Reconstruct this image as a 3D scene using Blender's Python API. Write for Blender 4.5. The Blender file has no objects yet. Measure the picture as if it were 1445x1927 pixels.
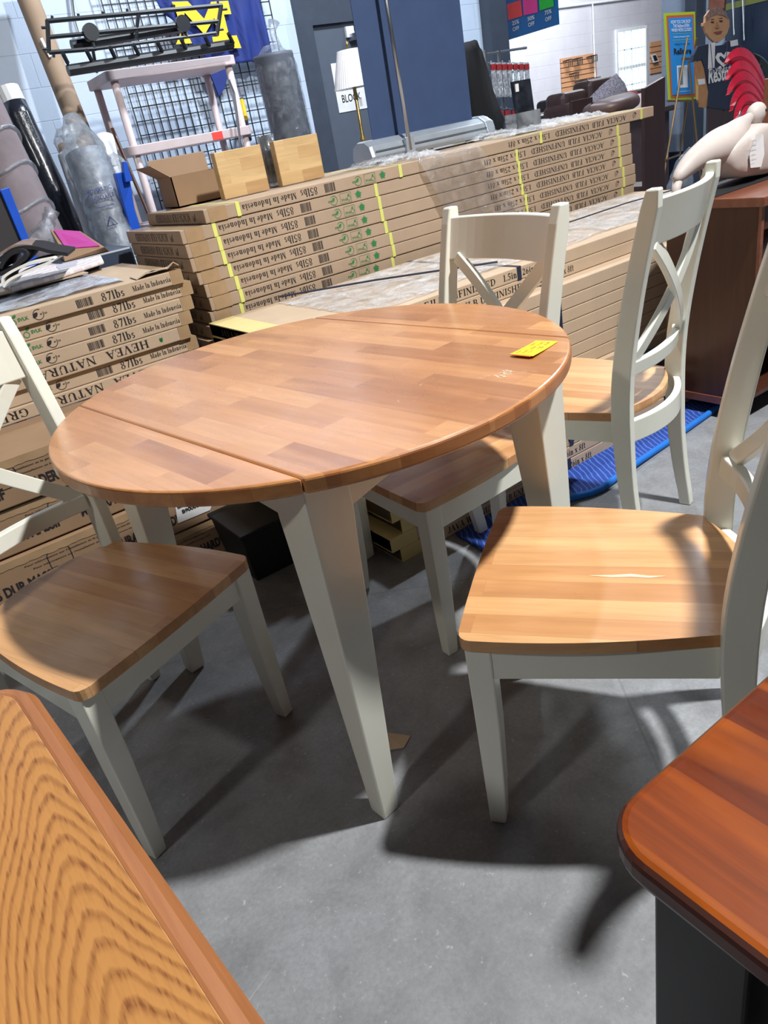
import bpy, bmesh, math, random
from mathutils import Vector, Matrix
random.seed(7)
D = bpy.data
SC = bpy.context.scene
COL = SC.collection
R = math.radians

# ------------------------------------------------------------------ camera
RW = ((0.7972002960849462, -0.39671930889215623, 0.45506645434947607),
      (-0.578654860030174, -0.2871980501513983, 0.7633320594293773),
      (-0.1721343686935691, -0.8718549592342552, -0.4585179267739721))   # world <- (right, down, forward)
CAM = Vector((0.0, 0.0, 1.2))
FPX = 1387.2166
cam_data = D.cameras.new('camera')
cam = D.objects.new('camera', cam_data)
COL.objects.link(cam)
SC.camera = cam
cam_data.sensor_fit = 'VERTICAL'
cam_data.sensor_height = 36.0
cam_data.lens = FPX * 36.0 / 1927.0
cam_data.clip_start = 0.02
cam_data.clip_end = 100
m = Matrix(((RW[0][0], -RW[0][1], -RW[0][2], CAM.x),
            (RW[1][0], -RW[1][1], -RW[1][2], CAM.y),
            (RW[2][0], -RW[2][1], -RW[2][2], CAM.z),
            (0, 0, 0, 1)))
cam.matrix_world = m

# ------------------------------------------------------------------ world, lamps, exposure
SC.view_settings.view_transform = 'Standard'
SC.view_settings.look = 'None'
SC.view_settings.gamma = 1
SC.view_settings.use_curve_mapping = False
SC.view_settings.exposure = 0.0
world = D.worlds.new('world')
SC.world = world
world.use_nodes = True
bg = world.node_tree.nodes['Background']
bg.inputs[0].default_value = (0.62, 0.68, 0.78, 1)
bg.inputs[1].default_value = 0.05

def lamp(name, loc, aim, size, power, col=(1, 1, 1), size_y=None):
    l = D.lights.new(name, 'AREA')
    l.energy = power
    l.color = col
    l.size = size
    if size_y:
        l.shape = 'RECTANGLE'
        l.size_y = size_y
    else:
        l.shape = 'DISK'
    o = D.objects.new(name, l)
    COL.objects.link(o)
    o.location = loc
    d = Vector(aim) - Vector(loc)
    o.rotation_euler = d.to_track_quat('-Z', 'Y').to_euler()
    return o
lamp('ceiling_lamp_right', (2.20, 0.04, 4.15), (0.8, 1.3, 0.3), 0.20, 290, (1.0, 0.985, 0.95))
lamp('ceiling_lamp_left', (-3.2, 0.35, 4.2), (0.6, 1.2, 0.3), 0.30, 42, (1.0, 0.95, 0.86))
lamp('ceiling_lamp_back', (3.3, 3.5, 4.1), (2.4, 6.1, 1.6), 0.35, 170, (0.86, 0.93, 1.0))
lamp('ceiling_lamp_far_room', (11.0, 8.4, 4.4), (11.5, 9.5, 0.5), 1.6, 360, (0.95, 0.98, 1.0))
lamp('ceiling_lamp_doorway', (6.2, 3.9, 4.0), (6.0, 4.2, 0), 0.6, 80, (0.8, 0.9, 1.0))

# ------------------------------------------------------------------ helpers
def at(px, py, x=None, y=None, z=None):
    """a point of the photograph laid on the world plane x=, y= or z="""
    v = Vector((px - 722.5, py - 963.5, FPX))
    d = Vector((sum(RW[0][i] * v[i] for i in range(3)), sum(RW[1][i] * v[i] for i in range(3)), sum(RW[2][i] * v[i] for i in range(3))))
    if x is not None: t = (x - CAM.x) / d.x
    elif y is not None: t = (y - CAM.y) / d.y
    else: t = (z - CAM.z) / d.z
    return CAM + d * t

def root_inv(p):
    while p.parent: p = p.parent
    mw = Matrix.Translation(p.location) @ p.rotation_euler.to_matrix().to_4x4()
    return mw.inverted()

def raw(name, vs, fs, mat, parent=None, world=True, smooth=False, bevel=0, seg=2, sub=0, solid=0, mats=None):
    me = D.meshes.new(name)
    vs = [Vector(v) for v in vs]
    loc = None
    if parent is not None:
        if world:
            mi = root_inv(parent)
            vs = [mi @ v for v in vs]
    elif world:
        # origin at the base centre of the mesh
        lo = [min(v[i] for v in vs) for i in range(3)]; hi = [max(v[i] for v in vs) for i in range(3)]
        loc = Vector(((lo[0] + hi[0]) / 2, (lo[1] + hi[1]) / 2, lo[2]))
        vs = [v - loc for v in vs]
    me.from_pydata([tuple(v) for v in vs], [], fs)
    bm = bmesh.new(); bm.from_mesh(me)
    bmesh.ops.recalc_face_normals(bm, faces=bm.faces)
    bm.to_mesh(me); bm.free()
    me.materials.append(mat)
    if mats:
        for mm, fn in mats:
            me.materials.append(mm)
            k = len(me.materials) - 1
            for p in me.polygons:
                if fn(p.center if loc is None else p.center + loc, p.normal): p.material_index = k
    if smooth:
        for p in me.polygons: p.use_smooth = True
    o = D.objects.new(name, me)
    COL.objects.link(o)
    if loc is not None: o.location = loc
    if parent is not None: o.parent = parent
    if bevel:
        b = o.modifiers.new('bevel', 'BEVEL'); b.width = bevel; b.segments = seg; b.limit_method = 'ANGLE'; b.angle_limit = R(35)
    if sub:
        s = o.modifiers.new('sub', 'SUBSURF'); s.levels = sub; s.render_levels = sub
    if solid:
        s = o.modifiers.new('solid', 'SOLIDIFY'); s.thickness = solid; s.offset = 0
    return o

class MB:
    """collects shapes for ONE mesh"""
    def __init__(s): s.v = []; s.f = []
    def add(s, vs, fs):
        n = len(s.v); s.v += [Vector(v) for v in vs]; s.f += [[i + n for i in f] for f in fs]; return s
    def box(s, x0, x1, y0, y1, z0, z1):
        return s.hexa([(x0, y0, z0), (x1, y0, z0), (x1, y1, z0), (x0, y1, z0)], [(x0, y0, z1), (x1, y0, z1), (x1, y1, z1), (x0, y1, z1)])
    def hexa(s, a, b):
        n = len(a)
        return s.add(list(a) + list(b), [list(range(n))[::-1], list(range(n, 2 * n))] + [[i, (i + 1) % n, (i + 1) % n + n, i + n] for i in range(n)])
    def loft(s, rings, closed=False):
        n = len(rings[0]); vs = [v for r in rings for v in r]; fs = []
        for k in range(len(rings) - 1 + (1 if closed else 0)):
            a = k * n; b = ((k + 1) % len(rings)) * n
            for i in range(n): fs.append([a + i, a + (i + 1) % n, b + (i + 1) % n, b + i])
        if not closed:
            fs.append(list(range(n))[::-1]); fs.append(list(range((len(rings) - 1) * n, len(rings) * n)))
        return s.add(vs, fs)
    def tube(s, pts, r, n=8):
        pts = [Vector(p) for p in pts]
        if not isinstance(r, (list, tuple)): r = [r] * len(pts)
        rings = []; prev = None
        for i, p in enumerate(pts):
            d = (pts[min(i + 1, len(pts) - 1)] - pts[max(i - 1, 0)]).normalized()
            if prev is None:
                u = d.cross(Vector((0, 0, 1)))
                if u.length < .1: u = d.cross(Vector((0, 1, 0)))
            else:
                u = prev - d * prev.dot(d)
            u.normalize(); prev = u; w = d.cross(u)
            rings.append([p + (u * math.cos(2 * math.pi * k / n) + w * math.sin(2 * math.pi * k / n)) * r[i] for k in range(n)])
        return s.loft(rings)
    def lathe(s, c, prof, n=24, axis=(0, 0, 1)):
        c = Vector(c); ax = Vector(axis).normalized()
        u = ax.cross(Vector((1, 0, 0)));
        if u.length < .1: u = ax.cross(Vector((0, 1, 0)))
        u.normalize(); w = ax.cross(u)
        return s.loft([[c + ax * h + (u * math.cos(2 * math.pi * k / n) + w * math.sin(2 * math.pi * k / n)) * max(r, 1e-4) for k in range(n)] for r, h in prof])
    def prism(s, poly, thick, o=(0, 0, 0), ux=(1, 0, 0), uy=(0, 1, 0)):
        """outline in the (ux,uy) plane pushed along ux x uy by thick"""
        o = Vector(o); ux = Vector(ux).normalized(); uy = Vector(uy).normalized(); n = ux.cross(uy).normalized()
        a = [o + ux * p[0] + uy * p[1] for p in poly]
        return s.hexa(a, [p + n * thick for p in a])
    def quad(s, a, b, c, d): return s.add([a, b, c, d], [[0, 1, 2, 3]])
    def build(s, name, mat, parent=None, **k): return raw(name, s.v, s.f, mat, parent, **k)

def tag(o, label=None, cat=None, group=None, kind=None):
    if label: o['label'] = label
    if cat: o['category'] = cat
    if group: o['group'] = group
    if kind: o['kind'] = kind
    return o
def thing(name, label, cat, loc, rz=0, group=None):
    o = D.objects.new(name, None); COL.objects.link(o)
    o.location = loc; o.rotation_euler = (0, 0, rz); o.empty_display_size = .05
    return tag(o, label, cat, group)
def struct(o): o['kind'] = 'structure'; return o
def children_of(o): return [c for c in D.objects if c.parent == o]
def copy_tree(o, parent=None):
    kids = children_of(o)
    c = o.copy(); COL.objects.link(c)
    if parent: c.parent = parent
    for k in kids: copy_tree(k, c)
    return c
def box(name, x0, x1, y0, y1, z0, z1, mat, parent=None, **k): return MB().box(x0, x1, y0, y1, z0, z1).build(name, mat, parent, **k)

_tc = {}
def text_geo(s, bold):
    k = (s, bold)
    if k in _tc: return _tc[k]
    c = D.curves.new('t', 'FONT'); c.body = s; c.size = 1; c.offset = bold; c.resolution_u = 3
    o = D.objects.new('t', c); COL.objects.link(o)
    bpy.context.view_layer.update()
    me = D.meshes.new_from_object(o)
    vs = [v.co.copy() for v in me.vertices]; fs = [list(p.vertices) for p in me.polygons]
    D.objects.remove(o); D.curves.remove(c); D.meshes.remove(me)
    x0 = min(v.x for v in vs); x1 = max(v.x for v in vs); y0 = min(v.y for v in vs); y1 = max(v.y for v in vs)
    _tc[k] = ([((v.x - x0) / (x1 - x0), (v.y - y0) / (y1 - y0)) for v in vs], fs, (x1 - x0) / (y1 - y0))
    return _tc[k]
def put_text(mb, s, o, ux, uy, w, h, bold=0.012, flip=False):
    """text filling the w x h rectangle whose lower-left is o; flip turns it upside-down in place"""
    vs, fs, asp = text_geo(s, bold)
    if w is None: w = h * asp
    o = Vector(o); ux = Vector(ux).normalized(); uy = Vector(uy).normalized()
    q = [(1 - x, 1 - y) if flip else (x, y) for x, y in vs]
    mb.add([o + ux * (x * w) + uy * (y * h) for x, y in q], fs)
    return w
def rect(mb, o, ux, uy, x0, x1, y0, y1):
    o = Vector(o); ux = Vector(ux); uy = Vector(uy)
    mb.quad(o + ux * x0 + uy * y0, o + ux * x1 + uy * y0, o + ux * x1 + uy * y1, o + ux * x0 + uy * y1)

# ------------------------------------------------------------------ materials
def new_mat(name):
    mt = D.materials.new(name); mt.use_nodes = True
    nt = mt.node_tree
    return mt, nt, nt.nodes['Principled BSDF']
def N(nt, t, **k):
    n = nt.nodes.new(t)
    for a, b in k.items(): setattr(n, a, b)
    return n
def lk(nt, a, b): nt.links.new(a, b)
def mapping(nt, scale=(1, 1, 1), rot=(0, 0, 0), src='Object', loc=(0, 0, 0)):
    tc = N(nt, 'ShaderNodeTexCoord'); mp = N(nt, 'ShaderNodeMapping')
    lk(nt, tc.outputs[src], mp.inputs[0])
    mp.inputs['Scale'].default_value = scale; mp.inputs['Rotation'].default_value = rot; mp.inputs['Location'].default_value = loc
    return mp.outputs[0]
def noise(nt, vec, scale, detail=4, rough=.55, dist=0):
    n = N(nt, 'ShaderNodeTexNoise'); lk(nt, vec, n.inputs['Vector'])
    n.inputs['Scale'].default_value = scale; n.inputs['Detail'].default_value = detail; n.inputs['Roughness'].default_value = rough; n.inputs['Distortion'].default_value = dist
    return n.outputs['Fac']
def ramp(nt, fac, stops, interp='LINEAR'):
    r = N(nt, 'ShaderNodeValToRGB'); r.color_ramp.interpolation = interp
    e = r.color_ramp.elements
    while len(e) < len(stops): e.new(.5)
    for i, (p, c) in enumerate(stops):
        e[i].position = p; e[i].color = (*c, 1) if len(c) == 3 else c
    lk(nt, fac, r.inputs[0]); return r.outputs[0]
def mathn(nt, op, a, b=None, c=None):
    n = N(nt, 'ShaderNodeMath', operation=op)
    for i, v in enumerate((a, b, c)):
        if v is None: continue
        if isinstance(v, (int, float)): n.inputs[i].default_value = v
        else: lk(nt, v, n.inputs[i])
    return n.outputs[0]
def mixc(nt, fac, a, b, mode='MIX'):
    n = N(nt, 'ShaderNodeMix', data_type='RGBA', blend_type=mode)
    for i, v in ((0, fac), (6, a), (7, b)):
        if isinstance(v, (int, float)): n.inputs[i].default_value = v
        elif isinstance(v, tuple): n.inputs[i].default_value = (*v, 1) if len(v) == 3 else v
        else: lk(nt, v, n.inputs[i])
    return n.outputs[2]
def bump(nt, bsdf, h, strength=.2, dist=.002):
    b = N(nt, 'ShaderNodeBump'); b.inputs['Strength'].default_value = strength; b.inputs['Distance'].default_value = dist
    lk(nt, h, b.inputs['Height']); lk(nt, b.outputs[0], bsdf.inputs['Normal'])
def srgb(r, g, b):
    f = lambda c: c / 12.92 if c <= .04045 else ((c + .055) / 1.055) ** 2.4
    return (f(r / 255), f(g / 255), f(b / 255))

def plain(name, rgb, rough=.5, metal=0, var=.06, vscale=12, bumps=0, coat=0, spec=None):
    mt, nt, b = new_mat(name)
    c = srgb(*rgb)
    v = mapping(nt)
    n = noise(nt, v, vscale, 5)
    lo = tuple(x * (1 - var * 1.5) for x in c); hi = tuple(min(1, x * (1 + var)) for x in c)
    lk(nt, ramp(nt, n, [(.3, lo), (.7, hi)]), b.inputs['Base Color'])
    b.inputs['Roughness'].default_value = rough; b.inputs['Metallic'].default_value = metal
    if spec is not None: b.inputs['Specular IOR Level'].default_value = spec
    if coat: b.inputs['Coat Weight'].default_value = coat; b.inputs['Coat Roughness'].default_value = .1
    if bumps: bump(nt, b, noise(nt, v, vscale * 8, 4), bumps, .002)
    return mt

def emit(name, rgb, strength):
    mt, nt, b = new_mat(name)
    b.inputs['Base Color'].default_value = (*srgb(*rgb), 1)
    v = mapping(nt, (1, 1, 1))
    n = noise(nt, v, 2.2, 3)
    lk(nt, ramp(nt, n, [(.35, srgb(*rgb)), (.62, srgb(235, 250, 250))]), b.inputs['Emission Color'])
    b.inputs['Emission Strength'].default_value = strength
    return mt

def butcher(name, tones, plank_w, plank_l, rot, rough=.28, grain=.25, mortar=.0004, coat=.25, line=.35, loc=(0, 0, 0), offset=.37):
    """planks laid along the object's local direction rot, glued with staggered ends"""
    mt, nt, b = new_mat(name)
    v = mapping(nt, (1, 1, 1), (0, 0, rot), loc=loc)
    br = N(nt, 'ShaderNodeTexBrick'); lk(nt, v, br.inputs['Vector'])
    br.offset = offset; br.offset_frequency = 2; br.squash = 1.0
    br.inputs['Scale'].default_value = 1; br.inputs['Brick Width'].default_value = plank_l; br.inputs['Row Height'].default_value = plank_w
    br.inputs['Mortar Size'].default_value = mortar; br.inputs['Mortar Smooth'].default_value = .3; br.inputs['Bias'].default_value = 0
    br.inputs['Color1'].default_value = (0, 0, 0, 1); br.inputs['Color2'].default_value = (1, 1, 1, 1); br.inputs['Mortar'].default_value = (.5, .5, .5, 1)
    tint = N(nt, 'ShaderNodeSeparateColor'); lk(nt, br.outputs['Color'], tint.inputs[0])
    k = len(tones)
    col = ramp(nt, tint.outputs[0], [(i / (k - 1), srgb(*t)) for i, t in enumerate(tones)])
    # grain, stretched along the planks and shifted per plank
    comb = N(nt, 'ShaderNodeVectorMath', operation='MULTIPLY'); lk(nt, v, comb.inputs[0]); comb.inputs[1].default_value = (2.2, 26, 26)
    add = N(nt, 'ShaderNodeVectorMath', operation='ADD'); lk(nt, comb.outputs[0], add.inputs[0])
    sc = N(nt, 'ShaderNodeVectorMath', operation='SCALE'); lk(nt, br.outputs['Color'], sc.inputs[0]); sc.inputs['Scale'].default_value = 17
    lk(nt, sc.outputs[0], add.inputs[1])
    g1 = noise(nt, add.outputs[0], 2.2, 6, .6, .6)
    g2 = noise(nt, add.outputs[0], .5, 3, .5, .8)
    dark = mixc(nt, mathn(nt, 'MULTIPLY', ramp(nt, g1, [(.35, (0, 0, 0)), (.7, (1, 1, 1))]), grain), col, tuple(x * .62 for x in srgb(*tones[0])))
    light = mixc(nt, mathn(nt, 'MULTIPLY', ramp(nt, g2, [(.5, (0, 0, 0)), (.72, (1, 1, 1))]), grain * 1.1), dark, tuple(min(1, x * 1.35) for x in srgb(*tones[-1])))
    fin = mixc(nt, mathn(nt, 'MULTIPLY', br.outputs['Fac'], line), light, tuple(x * .35 for x in srgb(*tones[0])))
    lk(nt, fin, b.inputs['Base Color'])
    rr = ramp(nt, noise(nt, v, 9, 5, .7), [(.3, (rough * .8,) * 3), (.75, (rough * 1.6,) * 3)])
    lk(nt, rr, b.inputs['Roughness'])
    b.inputs['Coat Weight'].default_value = coat; b.inputs['Coat Roughness'].default_value = .18
    return mt

def oak_mat(name, c_light, c_dark, c0=(0, 0), rot=0):
    """flat-sawn oak: nested cathedral arches and straight grain at the sides"""
    mt, nt, b = new_mat(name)
    v = mapping(nt, (1, 1, 1), (0, 0, rot), loc=(c0[0], c0[1], 0))
    sp = N(nt, 'ShaderNodeSeparateXYZ'); lk(nt, v, sp.inputs[0])
    big = noise(nt, mapping(nt, (3.2, 1.0, 1)), 1.6, 3, .5)
    mid = noise(nt, mapping(nt, (14, 2.2, 1)), 1.3, 4, .6)
    fine = noise(nt, mapping(nt, (90, 12, 1)), 2.0, 3, .6)
    x = mathn(nt, 'ADD', sp.outputs[0], mathn(nt, 'MULTIPLY', mathn(nt, 'SUBTRACT', big, .5), .10))
    xa = mathn(nt, 'MULTIPLY', x, 128)
    xp = mathn(nt, 'SQRT', mathn(nt, 'ADD', mathn(nt, 'MULTIPLY', xa, xa), 6.0))
    s = mathn(nt, 'ADD', xp, mathn(nt, 'MULTIPLY', sp.outputs[1], 35))
    s = mathn(nt, 'ADD', s, mathn(nt, 'MULTIPLY', mid, 1.5))
    s = mathn(nt, 'ADD', s, mathn(nt, 'MULTIPLY', fine, .55))
    w = mathn(nt, 'FRACT', s)
    band = ramp(nt, w, [(.0, (0, 0, 0)), (.42, (.12, .12, .12)), (.70, (1, 1, 1)), (.86, (.75, .75, .75)), (1, (0, 0, 0))])
    pores = ramp(nt, noise(nt, mapping(nt, (420, 34, 1), (0, 0, .12)), 1.0, 2, .6), [(.5, (0, 0, 0)), (.66, (1, 1, 1))])
    f = mathn(nt, 'MULTIPLY', band, mathn(nt, 'ADD', .58, mathn(nt, 'MULTIPLY', pores, .42)))
    f = mathn(nt, 'ADD', mathn(nt, 'MULTIPLY', f, .85), mathn(nt, 'MULTIPLY', pores, .12))
    lightc = mixc(nt, ramp(nt, big, [(.3, (0, 0, 0)), (.7, (1, 1, 1))]), srgb(*c_light), tuple(x * .86 for x in srgb(*c_light)))
    lk(nt, mixc(nt, f, lightc, srgb(*c_dark)), b.inputs['Base Color'])
    b.inputs['Roughness'].default_value = .38
    b.inputs['Coat Weight'].default_value = .15
    return mt

def straight_wood(name, tones, axis=1, scale=1, rough=.35, coat=.1):
    mt, nt, b = new_mat(name)
    s = [30, 30, 30]; s[axis] = 2.0
    v = mapping(nt, tuple(x * scale for x in s))
    n = noise(nt, v, 1.6, 6, .65, .5)
    n2 = noise(nt, mapping(nt), 3, 2)
    k = len(tones)
    c = ramp(nt, n, [(.28 + .44 * i / (k - 1), srgb(*t)) for i, t in enumerate(tones)])
    lk(nt, mixc(nt, mathn(nt, 'MULTIPLY', n2, .25), c, tuple(x * .7 for x in srgb(*tones[0]))), b.inputs['Base Color'])
    b.inputs['Roughness'].default_value = rough; b.inputs['Coat Weight'].default_value = coat; b.inputs['Coat Roughness'].default_value = .15
    return mt

def film(name, tint=(235, 240, 248), alpha=.35, rough=.12, bscale=22, strength=.9, fres=1.2):
    """crinkled clear plastic film: see-through with sharp glints"""
    mt, nt, b = new_mat(name)
    v = mapping(nt)
    h = noise(nt, v, bscale, 6, .65, 1.2)
    bp = N(nt, 'ShaderNodeBump'); bp.inputs['Strength'].default_value = strength; bp.inputs['Distance'].default_value = .03; lk(nt, h, bp.inputs['Height'])
    gl = N(nt, 'ShaderNodeBsdfGlossy'); gl.inputs['Color'].default_value = (1, 1, 1, 1); gl.inputs['Roughness'].default_value = rough; lk(nt, bp.outputs[0], gl.inputs['Normal'])
    tr = N(nt, 'ShaderNodeBsdfTransparent'); tr.inputs[0].default_value = (.97, .98, 1, 1)
    lk(nt, bp.outputs[0], b.inputs['Normal']); b.inputs['Base Color'].default_value = (*srgb(*tint), 1); b.inputs['Roughness'].default_value = .35
    fr = N(nt, 'ShaderNodeFresnel'); fr.inputs[0].default_value = 1.7; lk(nt, bp.outputs[0], fr.inputs['Normal'])
    m1 = N(nt, 'ShaderNodeMixShader'); a = ramp(nt, noise(nt, v, bscale * .6, 5, .7, 1.5), [(.38, (alpha * .25,) * 3), (.64, (min(1, alpha * 1.5),) * 3)])
    lk(nt, a, m1.inputs[0]); lk(nt, tr.outputs[0], m1.inputs[1]); lk(nt, b.outputs[0], m1.inputs[2])
    m2 = N(nt, 'ShaderNodeMixShader'); lk(nt, mathn(nt, 'MINIMUM', mathn(nt, 'MULTIPLY', fr.outputs[0], fres), .8), m2.inputs[0]); lk(nt, m1.outputs[0], m2.inputs[1]); lk(nt, gl.outputs[0], m2.inputs[2])
    out = [n for n in nt.nodes if n.type == 'OUTPUT_MATERIAL'][0]; lk(nt, m2.outputs[0], out.inputs['Surface'])
    return mt

M = {}
M['cream'] = plain('cream_paint', (230, 231, 220), .32, var=.025, vscale=5, coat=.25)
M['tabletop'] = butcher('table_butcher_block', [(158, 104, 62), (180, 124, 78), (188, 132, 84), (202, 148, 98)], .058, .30, R(90), rough=.26, grain=.3, line=.12, coat=.35, loc=(.013, .03, 0))
M['tableedge'] = butcher('table_edge_wood', [(158, 98, 55), (185, 122, 72), (205, 145, 90)], .09, .16, 0, rough=.3, grain=.35, line=.1)
M['seat'] = butcher('seat_boards', [(182, 128, 82), (198, 146, 96), (206, 156, 106), (214, 168, 118)], .0515, 2.0, R(90), rough=.34, grain=.36, line=.35, coat=.15, loc=(.02, 0, 0))
M['oak'] = oak_mat('oak_veneer', (184, 130, 72), (114, 66, 36), c0=(-.385, .25))
M['oakedge'] = straight_wood('oak_edge', [(132, 80, 42), (150, 94, 52), (160, 104, 60)], 1, 1.2, .5, 0)
M['cherry'] = butcher('cherry_boards', [(84, 32, 10), (110, 45, 10), (134, 60, 10), (164, 82, 12)], .07, 1.7, R(90), rough=.36, grain=.6, line=.12, coat=.0, loc=(.03, .4, 0))
M['cherry'].node_tree.nodes['Principled BSDF'].inputs['Specular IOR Level'].default_value = .12
M['cherryedge'] = straight_wood('cherry_edge', [(54, 22, 14), (84, 36, 20)], 1, 1, .4, .15)
M['black'] = plain('black_paint', (38, 40, 44), .45, var=.1)
M['desk'] = straight_wood('walnut_laminate', [(58, 32, 23), (72, 40, 28), (82, 46, 33)], 2, .5, .32)
M['desktop'] = straight_wood('mahogany_top', [(112, 62, 44), (130, 78, 58), (142, 90, 70)], 0, .5, .3, .3)
M['darkwood'] = straight_wood('dark_wood', [(52, 34, 32), (66, 44, 40)], 2, .5, .4)
def card(name, rgb, line=True):
    mt, nt, b = new_mat(name)
    c = srgb(*rgb)
    v = mapping(nt)
    n = noise(nt, v, 3.5, 4, .6); n2 = noise(nt, mapping(nt, (1, 1, 40)), 30, 2)
    cc = ramp(nt, n, [(.3, tuple(x * .86 for x in c)), (.7, tuple(x * 1.06 for x in c))])
    lk(nt, mixc(nt, mathn(nt, 'MULTIPLY', n2, .16), cc, tuple(x * .6 for x in c)), b.inputs['Base Color'])
    b.inputs['Roughness'].default_value = .72; b.inputs['Specular IOR Level'].default_value = .3
    bump(nt, b, noise(nt, v, 160, 3), .05, .001)
    return mt
M['card'] = card('kraft_cardboard', (174, 152, 130))
M['card2'] = card('kraft_cardboard_light', (192, 170, 146))
M['card3'] = card('kraft_cardboard_brown', (150, 122, 96))
M['cardtape'] = plain('packing_tape', (168, 140, 108), .25, var=.1)
M['ink'] = plain('print_ink', (34, 30, 34), .7)
M['ink2'] = plain('print_ink_brown', (74, 58, 50), .7)
M['green'] = plain('print_green', (42, 120, 66), .7)
M['blueink'] = plain('print_blue', (50, 130, 185), .7)
M['strap'] = plain('yellow_strap', (214, 218, 120), .5)
M['navystrap'] = plain('navy_strap', (40, 46, 66), .4)
M['yellowcard'] = card('buff_cardboard', (214, 198, 140))
M['film'] = film('stretch_wrap', alpha=.34, bscale=11, rough=.2, strength=1.0, fres=.22)
M['jet'] = plain('jet_black_shade', (14, 14, 17), .6)  # near-black colour standing in for deep shade behind the left chair
M['film2'] = film('clear_bag', (215, 228, 240), .16, .12, 12, .8, fres=.7)
M['white'] = plain('white_stuff', (226, 228, 232), .6)
M['yellowpaper'] = plain('yellow_tag_paper', (250, 205, 10), .6, var=.02)
M['orangepaper'] = plain('orange_paper', (245, 110, 40), .6)
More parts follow.
